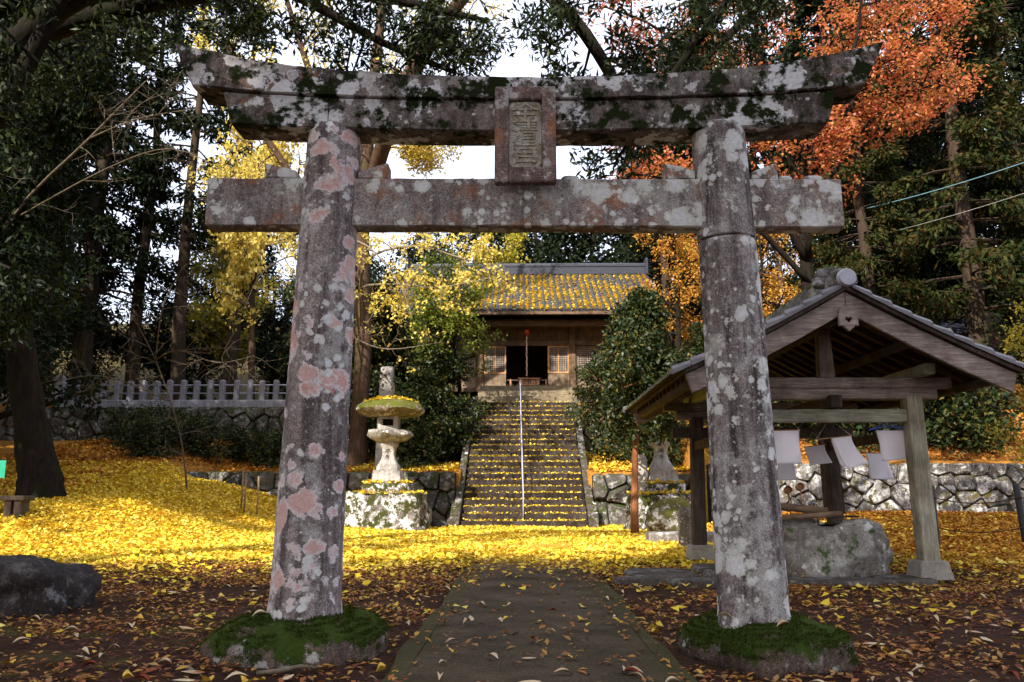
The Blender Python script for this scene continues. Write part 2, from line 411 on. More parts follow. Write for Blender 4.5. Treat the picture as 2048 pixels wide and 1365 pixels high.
class MB:
    def __init__(s):
        s.v = []; s.f = []
    def add(s, V, F):
        b = len(s.v)
        s.v += [tuple(p) for p in V]
        s.f += [tuple(i + b for i in f) for f in F]
        return s
    def box(s, c, d, rot=None):
        x, y, z = d[0] / 2, d[1] / 2, d[2] / 2
        P = [Vector((a * x, b * y, e * z)) for e in (-1, 1) for b in (-1, 1) for a in (-1, 1)]
        if rot is not None:
            P = [rot @ p for p in P]
        P = [p + Vector(c) for p in P]
        return s.add(P, [(0, 2, 3, 1), (4, 5, 7, 6), (0, 1, 5, 4), (2, 6, 7, 3), (0, 4, 6, 2), (1, 3, 7, 5)])
    def beam(s, a, b, w, h, up=(0, 0, 1)):
        """box from a to b, w wide, h high"""
        a = Vector(a); b = Vector(b); d = (b - a)
        L = d.length; d.normalize()
        sd = d.cross(Vector(up)).normalized(); u = sd.cross(d)
        rot = Matrix((sd, d, u)).transposed()
        return s.box((a + b) / 2, (w, L, h), rot)
    def hexa(s, P):
        return s.add(P, [(0, 2, 3, 1), (4, 5, 7, 6), (0, 1, 5, 4), (2, 6, 7, 3), (0, 4, 6, 2), (1, 3, 7, 5)])
    def loft(s, rings, cap=True):
        n = len(rings[0]); V = [p for r in rings for p in r]; F = []
        for i in range(len(rings) - 1):
            for j in range(n):
                k = (j + 1) % n
                F.append((i * n + j, i * n + k, (i + 1) * n + k, (i + 1) * n + j))
        if cap:
            F.append(tuple(range(n - 1, -1, -1)))
            F.append(tuple((len(rings) - 1) * n + j for j in range(n)))
        return s.add(V, F)
    def tube(s, pts, rad, n=8, cap=True):
        pts = [Vector(p) for p in pts]
        if not isinstance(rad, (list, tuple)): rad = [rad] * len(pts)
        rings = []; prev = None
        for i, p in enumerate(pts):
            d = (pts[min(i + 1, len(pts) - 1)] - pts[max(i - 1, 0)])
            if d.length < 1e-9: d = Vector((0, 0, 1))
            d.normalize()
            a = prev if prev is not None else (Vector((1, 0, 0)) if abs(d.x) < .8 else Vector((0, 1, 0)))
            a = (a - d * a.dot(d))
            if a.length < 1e-6: a = d.orthogonal()
            a.normalize(); prev = a
            b = d.cross(a)
            rings.append([p + (a * math.cos(t) + b * math.sin(t)) * rad[i] for t in [2 * math.pi * k / n for k in range(n)]])
        return s.loft(rings, cap)
    def lathe(s, prof, c=(0, 0, 0), n=24, sq=0.0, rz=0.0):
        """profile of (r, z); sq>0 makes it squarish"""
        rings = []
        for r, z in prof:
            ring = []
            for k in range(n):
                t = 2 * math.pi * k / n
                cx, sy = math.cos(t), math.sin(t)
                m = (abs(cx) ** (2 + sq * 8) + abs(sy) ** (2 + sq * 8)) ** (-1 / (2 + sq * 8)) if sq else 1.0
                x, y = r * cx * m, r * sy * m
                ring.append((c[0] + x * math.cos(rz) - y * math.sin(rz), c[1] + x * math.sin(rz) + y * math.cos(rz), c[2] + z))
            rings.append(ring)
        return s.loft(rings)
    def rough(s, amp, sc, o=0.0, amp2=0.0, sc2=20):
        for i, p in enumerate(s.v):
            q = Vector(p)
            d = mnoise.noise_vector(q * sc + Vector((o, o * .7, -o)))
            q = q + d * amp
            if amp2:
                q = q + mnoise.noise_vector(q * sc2 + Vector((o, o, o))) * amp2
            s.v[i] = tuple(q)
        return s
    def obj(s, name, mat, parent=None, smooth=False, bevel=0.0, sharp=None, kind=None):
        off = Vector((0, 0, 0)) if parent is None else parent_loc(parent)
        me = bpy.data.meshes.new(name)
        me.from_pydata([tuple(Vector(p) - off) for p in s.v], [], s.f)
        me.update()
        o = link(name, me, parent, mat, smooth=smooth)
        if sharp is not None:
            me.polygons.foreach_set('use_smooth', [True] * len(me.polygons))
            me.set_sharp_from_angle(angle=R(sharp))
        if bevel:
            b = o.modifiers.new('bevel', 'BEVEL'); b.width = bevel; b.segments = 1; b.limit_method = 'ANGLE'
        if kind:
            o['kind'] = kind
        return o
    def obj_at(s, name, mat, c, parent=None, **k):
        """like obj, with the object's origin at world point c"""
        off = Vector(c)
        base = Vector((0, 0, 0)) if parent is None else parent_loc(parent)
        me = bpy.data.meshes.new(name)
        me.from_pydata([tuple(Vector(p) - off) for p in s.v], [], s.f)
        me.update()
        o = link(name, me, parent, mat, loc=off - base, smooth=k.get('smooth', False))
        if k.get('sharp') is not None:
            me.polygons.foreach_set('use_smooth', [True] * len(me.polygons))
            me.set_sharp_from_angle(angle=R(k['sharp']))
        if k.get('bevel'):
            b = o.modifiers.new('bevel', 'BEVEL'); b.width = k['bevel']; b.segments = 1; b.limit_method = 'ANGLE'
        if k.get('kind'): o['kind'] = k['kind']
        return o

def parent_loc(p):
    v = Vector((0, 0, 0))
    while p is not None:
        v = v + Vector(p.location)
        p = p.parent
    return v

def rrect(w, h, r=.02, n=5, m=3):
    """outline of a rounded rectangle centred on 0, n points per side, m per corner"""
    P = []
    for (cx, cy, a0) in ((w / 2 - r, h / 2 - r, 0), (-w / 2 + r, h / 2 - r, 90), (-w / 2 + r, -h / 2 + r, 180), (w / 2 - r, -h / 2 + r, 270)):
        for k in range(m):
            a = R(a0 + 90 * k / (m - 1))
            P.append((cx + r * math.cos(a), cy + r * math.sin(a)))
        nx, ny = P[-1]
        L = (w if a0 in (0, 180) else h) - 2 * r
        d = {0: (-1, 0), 90: (0, -1), 180: (1, 0), 270: (0, 1)}[a0]
        for k in range(1, n):
            P.append((nx + d[0] * L * k / n, ny + d[1] * L * k / n))
    return P

def boulder(c, rad, seed, amp=.22, flat=.0, n=26, m=18, power=2.6, base_z=None):
    mb = MB(); V = []
    rings = []
    for i in range(1, m):
        ph = math.pi * i / m - math.pi / 2
        ring = []
        for k in range(n):
            t = 2 * math.pi * k / n
            d = Vector((math.cos(ph) * math.cos(t), math.cos(ph) * math.sin(t), math.sin(ph)))
            q = (abs(d.x) ** power + abs(d.y) ** power + abs(d.z) ** power) ** (-1 / power)
            f = q * (1 + amp * mnoise.noise(d * 1.3 + Vector((seed, seed * 2, 0))) + amp * .4 * mnoise.noise(d * 3.1 + Vector((seed, 0, seed)))
                     + amp * .2 * mnoise.noise(d * 7 + Vector((0, seed, seed))))
            p = Vector((d.x * rad[0] * f, d.y * rad[1] * f, d.z * rad[2] * f))
            ring.append(Vector(c) + p)
        rings.append(ring)
    if base_z is not None:
        for r in rings:
            for p in r:
                p.z = max(p.z, base_z)
    return mb.loft(rings)

def text_mesh(body, size, name):
    cu = bpy.data.curves.new(name, 'FONT')
    cu.body = body; cu.size = size; cu.align_x = 'CENTER'; cu.align_y = 'CENTER'; cu.extrude = size * .04
    cu.resolution_u = 2
    o = bpy.data.objects.new(name, cu); COL.objects.link(o)
    dg = bpy.context.evaluated_depsgraph_get()
    me = bpy.data.meshes.new_from_object(o.evaluated_get(dg))
    bpy.data.objects.remove(o); bpy.data.curves.remove(cu)
    me.name = name
    return me

def unit(a):
    return a / np.maximum(np.linalg.norm(a, axis=1, keepdims=True), 1e-9)

def leaf_quads(P, D, N, L, W, fold=.15):
    """diamond leaves folded along the midrib: P base, D direction, N normal, L length, W width"""
    D = unit(D); S = unit(np.cross(D, N)); N = np.cross(S, D)
    L = L[:, None]; W = W[:, None]
    V = np.stack([P, P + D * L * .45 + S * W * .5 + N * W * fold, P + D * L, P + D * L * .45 - S * W * .5 + N * W * fold], 1)
    n = len(P)
    return V.reshape(-1, 3), np.arange(n * 4).reshape(n, 4)

def fan_leaves(P, D, N, L, W, curl=.2):
    """ginkgo-like fans: narrow at the stalk, wide at the far edge"""
    D = unit(D); S = unit(np.cross(D, N)); N = np.cross(S, D)
    L = L[:, None]; W = W[:, None]
    V = np.stack([P, P + D * L * .72 + S * W * .5 + N * W * curl, P + D * L, P + D * L * .72 - S * W * .5 + N * W * curl * .4], 1)
    n = len(P)
    return V.reshape(-1, 3), np.arange(n * 4).reshape(n, 4)

# ------------------------------------------------------------------ trees
class Tree:
    """branches as tapered tubes, leaves as many small folded faces"""
    def __init__(s, seed):
        s.r = random.Random(seed); s.g = np.random.default_rng(seed)
        s.wood = MB(); s.twigs = MB(); s.lp = []; s.ld = []; s.zs = 1.0
    def limb(s, pts, n=8, twig=False):
        """pts of (x,y,z,r)"""
        (s.twigs if twig else s.wood).tube([p[:3] for p in pts], [p[3] for p in pts], n)
    def path(s, p0, d, L, r0, r1, nseg, wob, lift):
        P = [(p0.x, p0.y, p0.z, r0)]; p = p0.copy(); d = d.normalized()
        for i in range(nseg):
            d = d + Vector((s.r.gauss(0, wob), s.r.gauss(0, wob), s.r.gauss(0, wob) + lift))
            d.normalize()
            p = p + d * (L / nseg)
            P.append((p.x, p.y, p.z, r0 + (r1 - r0) * (i + 1) / nseg))
        return P, d
    def leaves_along(s, P, n, scatter, droop=0.0, t0=0.2):
        P = np.array([p[:3] for p in P])
        t = s.g.uniform(t0, 1, n) * (len(P) - 1)
        i = np.minimum(t.astype(int), len(P) - 2); f = (t - i)[:, None]
        q = P[i] * (1 - f) + P[i + 1] * f + s.g.normal(0, scatter, (n, 3)) * np.array([1, 1, s.zs])
        d = unit(P[i + 1] - P[i]) * .6 + s.g.normal(0, .6, (n, 3))
        d[:, 2] -= droop
        s.lp.append(q); s.ld.append(d)
    def sprout(s, P, n, L, r, t0, spread, lift, levels, kids, leaves, scatter, droop=0., wob=.16, thin=.55, flat=0.0):
        """n side branches along path P, each branching on"""
        for k in range(n):
            t = (t0 + (1 - t0) * (k + s.r.random()) / n) * (len(P) - 1)
            i = min(int(t), len(P) - 2); f = t - i
            a = Vector(P[i][:3]); b = Vector(P[i + 1][:3]); p = a.lerp(b, f)
            ax = (b - a).normalized()
            o = Vector((s.r.gauss(0, 1), s.r.gauss(0, 1), s.r.gauss(0, 1) * (1 - flat)))
            o = o - ax * o.dot(ax); o.normalize()
            d = ax * (1 - spread) + o * spread + Vector((0, 0, lift))
            ll = L * s.r.uniform(.6, 1.25) * (1.0 - .35 * t / (len(P) - 1))
            rr = min(r, P[i][3] * .75)
            Q, _ = s.path(p, d, ll, rr, rr * .3, 4, wob, lift * .25 - droop * .12)
            s.limb(Q, 5 if levels > 1 else 3, twig=levels <= 1)
            if levels > 1:
                s.sprout(Q, kids, L * thin, rr * .5, .25, spread, lift, levels - 1, kids, leaves, scatter, droop, wob, thin, flat)
            if levels <= 1 and leaves:
                s.leaves_along(Q, leaves, scatter, droop)
    def crown_mesh(s, name, L, W, fan=False, updir=.5, thin_out=None):
        P = np.concatenate(s.lp); D = np.concatenate(s.ld)
        if thin_out is not None:
            k = thin_out(P)
            P = P[k]; D = D[k]
        n = len(P)
        N = s.g.normal(0, .7, (n, 3)); N[:, 2] += updir
        l = L * s.g.uniform(.65, 1.25, n); w = W * s.g.uniform(.7, 1.2, n)
        V, F = (fan_leaves if fan else leaf_quads)(P, D, N, l, w)
        return fast_mesh(name, V, F)
    def build(s, name, label, loc, L, W, bark, leaf, fan=False, group=None, cat='tree', updir=.5, smooth=True, twig_mat=None, crown='crown', thin_out=None):
        t = thing(name, label, cat, loc, group)
        o = s.wood.obj('trunk', bark, None, smooth=smooth)
        o.parent = t
        if s.twigs.v:
            o2 = s.twigs.obj('twigs', twig_mat or bark, None); o2.parent = t; o2['kind'] = 'stuff'
        if s.lp:
            me = s.crown_mesh(name + '_leaves', L, W, fan, updir, thin_out)
            o3 = link(crown, me, t, leaf)
        return t

def broadleaf(seed, h, cr, trunk_r, base=.35, prim=9, kids=4, leaves=40, scatter=.18, lift=.12, droop=.1, levels=3, spread=.75):
    """round-headed tree grown at the origin"""
    T = Tree(seed)
    P, _ = T.path(Vector((0, 0, -.3)), Vector((0, 0, 1)), h * .85, trunk_r, trunk_r * .25, 9, .05, .05)
    P[0] = (P[0][0], P[0][1], P[0][2], trunk_r * 1.6)
    T.limb(P, 10)
    T.sprout(P, prim, cr, trunk_r * .45, base, spread, lift, levels, kids, leaves, scatter, droop)
    return T

def conifer(seed, h, cr, trunk_r, base=.35, whorls=16, per=5, leaves=46, droop=.35, top_open=0.0):
    """cedar: straight stem, tiers of sagging sprays"""
    T = Tree(seed)
    P = [(T.r.gauss(0, .03) * i, T.r.gauss(0, .03) * i, -.4 + h * i / 10, trunk_r * (1.25 if i == 0 else 1) * (1 - .85 * i / 10)) for i in range(11)]
    T.limb(P, 10)
    for w in range(whorls):
        f = base + (1 - base) * w / whorls
        z = h * f - .4
        L = cr * (1 - (f - base) / (1 - base)) ** .75 * T.r.uniform(.75, 1.15) + .4
        i = min(int(f * 10), 9); u = f * 10 - i
        c = Vector(P[i][:3]).lerp(Vector(P[i + 1][:3]), u)
        for k in range(per):
            a = T.r.uniform(0, 6.283)
            d = Vector((math.cos(a), math.sin(a), .1))
            Q, _ = T.path(c, d, L, trunk_r * .16, .01, 5, .06, -.10)
            T.limb(Q, 4, twig=True)
            for q in range(3, 6):
                pt = Vector(Q[q][:3])
                for s_ in range(3):
                    b = a + T.r.uniform(-1.2, 1.2)
                    Q2, _ = T.path(pt, Vector((math.cos(b), math.sin(b), -.2)), L * .28, .012, .004, 3, .15, -.12)
                    T.leaves_along(Q2, leaves // 3, .10 + L * .03, droop, 0)
    return T

# ------------------------------------------------------------------ ground
def sm(a, b, x):
    t = np.clip((x - a) / (b - a), 0, 1)
    return t * t * (3 - 2 * t)

def gz(X, Y):
    X = np.asarray(X, float); Y = np.asarray(Y, float)
    mound = .85 * sm(-5.2, -9.5, X) * sm(11.5, 17.5, Y) + .42 * sm(-1.9, -6.5, X) * sm(18.0, 22.6, Y)
    right = .42 * sm(3.6, 6.5, X) * sm(12, 20.5, Y)
    front = mound + right + .015 * np.sin(X * 1.3 + Y * .7) + .012 * np.sin(X * .6 - Y * 1.9)
    slope = 1.48 + np.clip((Y - 23.2) / 6.2, 0, 1) * .85
    terr = np.where(Y < 29.7, slope, 4.2)
    terr = np.where((np.abs(X + .1) < 1.86) & (Y < 29.7), -.1, terr)
    left_slope = .85 + np.clip((Y - 17.5) / 12, 0, 1) * 2.0
    fl = sm(-9.2, -10.6, X)
    a = np.where(Y < 23.4, front, terr)
    b = np.where(Y < 29.7, np.where(Y > 17.5, np.maximum(left_slope, front), front), 4.2)
    mid = a * (1 - fl) + b * fl
    hill = np.where(Y < 21.35, front, 1.66 + np.clip(Y - 21.1, 0, 1.2) * .25 + np.clip(Y - 22.3, 0, 26) * .47)
    fr = sm(4.75, 4.95, X) * np.where(Y > 29, sm(6.5, 10, X), 1.0)
    z = mid * (1 - fr) + hill * fr
    z = z + np.clip(Y - 43, 0, 60) * .34 * (1 - fr)
    return z

def gz1(x, y):
    return float(gz(x, y))

xs = np.unique(np.round(np.concatenate([np.linspace(-400, -60, 8), np.linspace(-60, -20, 21), np.arange(-20, 16, .3), np.linspace(16, 60, 23), np.linspace(60, 400, 8), [4.75, 4.95, -1.97, -1.95, 1.75, 1.77]]), 3))
ys = np.unique(np.round(np.concatenate([np.linspace(-120, -4, 20), np.arange(-4, 34, .3), np.linspace(34, 70, 25), np.linspace(70, 600, 14), [21.3, 21.4, 23.35, 23.45, 29.65, 29.75]]), 3))
GX, GY = np.meshgrid(xs, ys)
GZ = gz(GX, GY)
nxx, nyy = len(xs), len(ys)
idx = np.arange(nxx * nyy).reshape(nyy, nxx)
F = np.stack([idx[:-1, :-1], idx[:-1, 1:], idx[1:, 1:], idx[1:, :-1]], -1).reshape(-1, 4)
me = fast_mesh('ground', np.stack([GX, GY, GZ], -1).reshape(-1, 3), F)

t = NT('earth and leaf litter')
pos = t.wpos()
sx = t.n('ShaderNodeSeparateXYZ'); t.l(pos, sx.inputs[0])
n1 = t.noise(pos, 1.1, 6, .6); n2 = t.noise(pos, 14, 5, .7); n3 = t.noise(pos, 45, 3, .7)
earth = t.mix(t.mr(n1, .3, .7), (.024, .013, .009), (.065, .036, .023))
earth = t.mix(t.mr(n2, .5, .66, 0, .65), earth, (.085, .022, .012))
moss_f = t.math('MULTIPLY', t.mr(n1, .52, .62), t.mr(sx.outputs[0], 0, -1.5))
moss_f = t.math('MULTIPLY', moss_f, t.mr(sx.outputs[1], 8, 5.5))
earth = t.mix(t.math('MULTIPLY', moss_f, .8), earth, t.mix(n3, (.03, .04, .008), (.12, .11, .025)))
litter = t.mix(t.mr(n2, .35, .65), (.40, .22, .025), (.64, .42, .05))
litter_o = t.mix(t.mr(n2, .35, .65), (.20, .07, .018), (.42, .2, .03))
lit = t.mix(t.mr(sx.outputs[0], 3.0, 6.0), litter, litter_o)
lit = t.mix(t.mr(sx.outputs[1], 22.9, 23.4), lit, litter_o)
dens = t.math('ADD', t.mr(sx.outputs[1], 9.8, 13.2, -.25, .75), t.math('MULTIPLY', t.math('SUBTRACT', n2, .5), 1.7))
dens = t.mr(dens, .42, .6)
far = t.mr(sx.outputs[1], 29, 31, 1, .12)
dens = t.math('MULTIPLY', dens, far)
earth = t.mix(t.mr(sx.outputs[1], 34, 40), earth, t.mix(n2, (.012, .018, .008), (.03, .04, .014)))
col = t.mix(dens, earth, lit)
t.bump(t.math('ADD', n2, n3), .8, .03)
ground_m = t.done(col, .92)
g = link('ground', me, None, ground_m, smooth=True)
g['kind'] = 'structure'

# concrete path up the middle, with its narrow border strips
t = NT('damp concrete path')
pos = t.wpos()
sx = t.n('ShaderNodeSeparateXYZ'); t.l(pos, sx.inputs[0])
n1 = t.noise(pos, 2.2, 6, .6); n2 = t.noise(pos, 60, 3, .7); n3 = t.noise(pos, 9, 5, .7)
c = t.mix(t.mr(n1, .32, .68), (.040, .029, .018), (.10, .075, .048))
c = t.mix(t.mr(n3, .5, .7, 0, .7), c, (.042, .033, .018))
c = t.mix(.8, c, t.mix(t.mr(n2, .35, .65), (.45, .45, .45), (1.5, 1.5, 1.45)), 'MULTIPLY')
edge = t.mr(t.math('ABSOLUTE', t.math('ADD', sx.outputs[0], .03)), .55, .76)
c = t.mix(t.math('MULTIPLY', edge, t.mr(n3, .35, .6)), c, (.05, .052, .014))
far = t.mr(t.math('ADD', sx.outputs[1], t.math('MULTIPLY', n3, 3)), 11.5, 14)
c = t.mix(far, c, t.mix(n2, (.3, .15, .02), (.55, .34, .04)))
t.bump(t.math('ADD', n2, n3), .5, .01)
path_m = t.done(c, .8)
mb = MB()
L = [(-3 + i * .2) for i in range(91)]
rings = []
for y in L:
    w = .67 + .004 * math.sin(y * 1.1)
    z = .045 + .004 * math.sin(y * 2)
    rings.append([(-.035 - w, y, -.05), (-.035 + w, y, -.05), (-.035 + w, y, z), (-.035 - w, y, z)])
mb.loft(rings)
p = mb.obj('path', path_m); p['kind'] = 'structure'
for sgn in (-1, 1):
    mb = MB(); rings = []
    for y in L:
        a = -.035 + sgn * .676; b = -.035 + sgn * (.775 + .02 * math.sin(y * 1.7 + sgn) + .012 * math.sin(y * 5.3))
        lo, hi = min(a, b), max(a, b)
        z = .036 + .004 * math.sin(y * 1.3)
        rings.append([(lo, y, -.05), (hi, y, -.05), (hi, y, z), (lo, y, z)])
    mb.loft(rings)
    k = mb.obj('path_border', path_m); k['kind'] = 'structure'

# ------------------------------------------------------------------ stone gate (torii)
M['L_moss'] = leafmat('moss shoots', [(.024, .040, .006), (.045, .068, .010), (.08, .10, .018)], .8, .2, .05)
gate = thing('stone_torii_gate', 'tall lichen covered stone torii gate straddling the path', 'gate', (-.09, 5.0, 0))
def pillar(cx0, z0, r0, cx1, z1, r1, mat, seed):
    mb = MB(); rings = []
    n, m = 40, 60
    for i in range(m + 1):
        f = i / m
        z = z0 + (z1 - z0) * f
        r = r0 + (r1 - r0) * f ** .9
        if f > .955 and z1 > 3: r *= math.sqrt(max(.02, 1 - ((f - .955) / .062) ** 2 * .42))
        if f < .05 and z0 < 1: r *= 1 + (.05 - f) * 1.6
        cx = cx0 + (cx1 - cx0) * f
        ring = []
        for k in range(n):
            a = 2 * math.pi * k / n
            q = (math.cos(a), math.sin(a), z * .6)
            rr = r * (1 + .02 * nz(q, 1.6, seed) + .010 * nz((q[0], q[1], z * 3), 3.0, seed)) + .0035 * nz((q[0] * r, q[1] * r, z), 24, seed)
            ring.append((cx + rr * math.cos(a), 5.0 + rr * math.sin(a), z))
        rings.append(ring)
    mb.loft(rings)
    return mb.obj('pillar', mat, gate, smooth=True)
pillar(-1.418, .18, .214, -1.362, 3.33, .176, 'pillar_pink', 1)
pl = pillar(1.268, .14, .208, 1.222, 2.535, .182, 'pillar_grey', 2)
pl['label'] = 'dark streaked lower drum of the right pillar'
pl = pillar(1.220, 2.548, .184, 1.196, 3.33, .170, 'pillar_grey', 3)
pl['label'] = 'upper drum of the right pillar'

def bar(name, x0, x1, fn, mat, seed, nx=60, slant=(0, 0), y0=4.86, y1=5.14, amp=.006):
    """a beam along x; fn(x) gives (bottom, top); ends lean outwards by slant"""
    mb = MB(); rings = []
    for i in range(nx + 1):
        f = i / nx
        x = x0 + (x1 - x0) * f
        zb, zt = fn(x)
        h = zt - zb
        ring = []
        for (u, v) in rrect(y1 - y0, 1.0, .03, 6, 3):
            vv = v + .5
            sl = slant[0] * (1 - f) ** 8 * (vv - .5) + slant[1] * f ** 8 * (vv - .5)
            ring.append((x + sl, (y0 + y1) / 2 + u, zb + h * vv))
        rings.append(ring)
    mb.loft(rings)
    mb.rough(amp, 6, seed, amp * .55, 26)
    return mb.obj(name, mat, gate, sharp=38)
def kas(x):
    u = (x + .09) / 2.35
    b = 3.485 + .072 * abs(u) ** 2.0 + .04 * abs(u) ** 4 + (-.018 * u if u > 0 else -.012 * u)
    tp = 3.635 + .15 * abs(u) ** 1.8 + .13 * abs(u) ** 5 - .02 * u
    return b, tp
def shi(x):
    u = (x + .09) / 2.0
    return 3.268 + .055 * u * u + (-.012 * u), kas(x)[0] - .004
JX = -1.372
bar('top_lintel', -2.36, JX, kas, 'lintel', 3, 30, (-.14, 0), 4.845, 5.145)
bar('top_lintel', JX + .005, 2.21, kas, 'lintel', 4, 70, (0, .14), 4.845, 5.145)
bar('lower_lintel', -2.055, JX - .01, shi, 'lintel', 5, 24, (-.07, 0), 4.87, 5.13)
bar('lower_lintel', JX - .005, 1.915, shi, 'lintel', 6, 64, (0, .07), 4.87, 5.13)
bar('tie_beam', -2.165, 1.955, lambda x: (2.632 - .008 * (x + .09), 2.962 - .008 * (x + .09)), 'tie', 8, 80, (0, 0), 4.925, 5.075, .005)
# wedges driven in where the tie beam passes through the pillars
for (xa, xb, za, zb) in ((-1.80, -1.585, .105, .05), (-1.185, -.985, .05, .105), (.83, 1.02, .11, .06), (1.385, 1.555, .05, .11)):
    z = 2.962 - .008 * ((xa + xb) / 2 + .09) + .002
    mb = MB(); rings = []
    for i in range(9):
        f = i / 8; x = xa + (xb - xa) * f; h = za + (zb - za) * f
        rings.append([(x, 4.935 + .0, z), (x, 5.065, z), (x, 5.065, z + h), (x, 4.935, z + h)])
    mb.loft(rings); mb.rough(.006, 9, xa)
    mb.obj('wedge', 'tie', gate, bevel=.006)
# plaque with its carved characters
mb = MB()
tilt = Matrix.Rotation(R(-3), 3, 'X')
pc = Vector((-.085, 4.825, 3.215))
def pb(c, d):
    mb.box(pc + tilt @ Vector(c), d, tilt)
pb((0, .03, 0), (.395, .03, .675))
for c, d in (((-.152, 0, 0), (.09, .055, .675)), ((.152, 0, 0), (.09, .055, .675)), ((0, 0, .29), (.214, .055, .095)), ((0, 0, -.285), (.214, .055, .105))):
    pb(c, d)
plq = mb.obj('plaque', 'plaque', gate, bevel=.008)
mb = MB()
rings = []
for yy in (.012, .002):
    rings.append([pc + tilt @ Vector((x, yy, z + .004)) for x, z in rrect(.206 + yy, .462 + yy, .04, 4, 4)])
mb.loft(rings[::-1])
face = mb.obj('plaque_face', 'plaque_in', plq)
for i, ch in enumerate('金清宮'):
    tm = text_mesh(ch, .165, 'carved_character')
    o = link('carved_character', tm, plq, 'plaque_in')
    o.matrix_local = Matrix.Translation(pc + tilt @ Vector((0, -.002, .145 - i * .142)) - parent_loc(plq)) @ (Matrix.Rotation(R(-3), 4, 'X') @ Matrix.Rotation(R(90), 4, 'X')) @ Matrix.Diagonal((1.12, .98, 1, 1))
# plinth stones
def plinth(c, rx, ry, h, seed, rz, pw, tilt_=0.0):
    mb = MB(); rings = []
    prof = [(1.0, -.2), (1.03, .0), (1.03, .18), (1.0, .38), (.96, .52), (.90, .64), (.82, .75), (.73, .84), (.62, .92), (.5, .97), (.38, 1.0), (.2, 1.0)]
    n = 80
    for k, (s_, zf) in enumerate(prof):
        ring = []
        for j in range(n):
            a = 2 * math.pi * j / n
            x, y = math.cos(a), math.sin(a)
            q = (abs(x) ** pw + abs(y) ** pw) ** (-1 / pw)
            f = q * s_ * (1 + .13 * nz((x, y, 0), 1.2, seed) + .06 * nz((x, y, zf), 3, seed) + .03 * nz((x, y, zf * 2), 8, seed))
            X, Y = x * rx * f, y * ry * f
            ring.append((c[0] + X * math.cos(rz) - Y * math.sin(rz), c[1] + X * math.sin(rz) + Y * math.cos(rz), c[2] + h * zf + .022 * nz((x * 2, y * 2, zf), 1.5, seed + 3) * (zf > 0) - tilt_ * y * zf))
        rings.append(ring)
    mb.loft(rings)
    mb.rough(.022, 6, seed, .010, 19)
    return mb.obj('plinth_stone', 'moss_base', gate, smooth=True)
pl1 = plinth((-1.45, 5.04, 0), .49, .46, .24, 2.0, R(-8), 2.7)
pl2 = plinth((1.31, 5.04, 0), .375, .44, .225, 5.5, R(22), 5.5)
def moss_tufts(po, n, seed, side=.35):
    """short moss shoots over the upper faces of a stone"""
    g_ = np.random.default_rng(seed)
    me_ = po.data
    C = np.array([tuple(p.center) for p in me_.polygons]); Nn = np.array([tuple(p.normal) for p in me_.polygons]); A = np.array([p.area for p in me_.polygons])
    k = np.array([nz(c, 4.5, seed) + .35 * nz(c, 13, seed) for c in C])
    w = A * (Nn[:, 2] > side) * (k + (Nn[:, 2] - .6) * .4 > -.10)
    w /= w.sum()
    f = g_.choice(len(C), n, p=w)
    P = C[f] + g_.normal(0, .016, (n, 3)) * (1 - .7 * np.abs(Nn[f]))
    D = Nn[f] * .8 + g_.normal(0, .45, (n, 3))
    L_ = g_.uniform(.008, .022, n)
    V, F_ = leaf_quads(P - Nn[f] * .004, D, g_.normal(0, 1, (n, 3)), L_, L_ * .35)
    o = link('moss', fast_mesh('moss', V, F_), gate, 'L_moss'); o['kind'] = 'stuff'
moss_tufts(pl1, 22000, 3, .22)
moss_tufts(pl2, 20000, 5, .16)
# loose stones lying on the tie beam
for i, (x, w, h, lab) in enumerate(((1.62, .09, .045, 'small squared pebble lying on the tie beam right of the wedge'), (1.80, .14, .05, 'flat pebble near the right end of the tie beam'), (.215, .12, .04, 'low stone lying on the tie beam beside the plaque'))):
    mb = boulder((x, 5.0, 2.962 - .008 * (x + .09) + h * .42), (w / 2, .04, h / 2), i * 3.1, .2, n=12, m=8, power=3.2)
    tag(mb.obj_at('pebble', 'tie', (x, 5.0, 2.96), smooth=True), lab, 'pebble', 'pebbles on the tie beam')

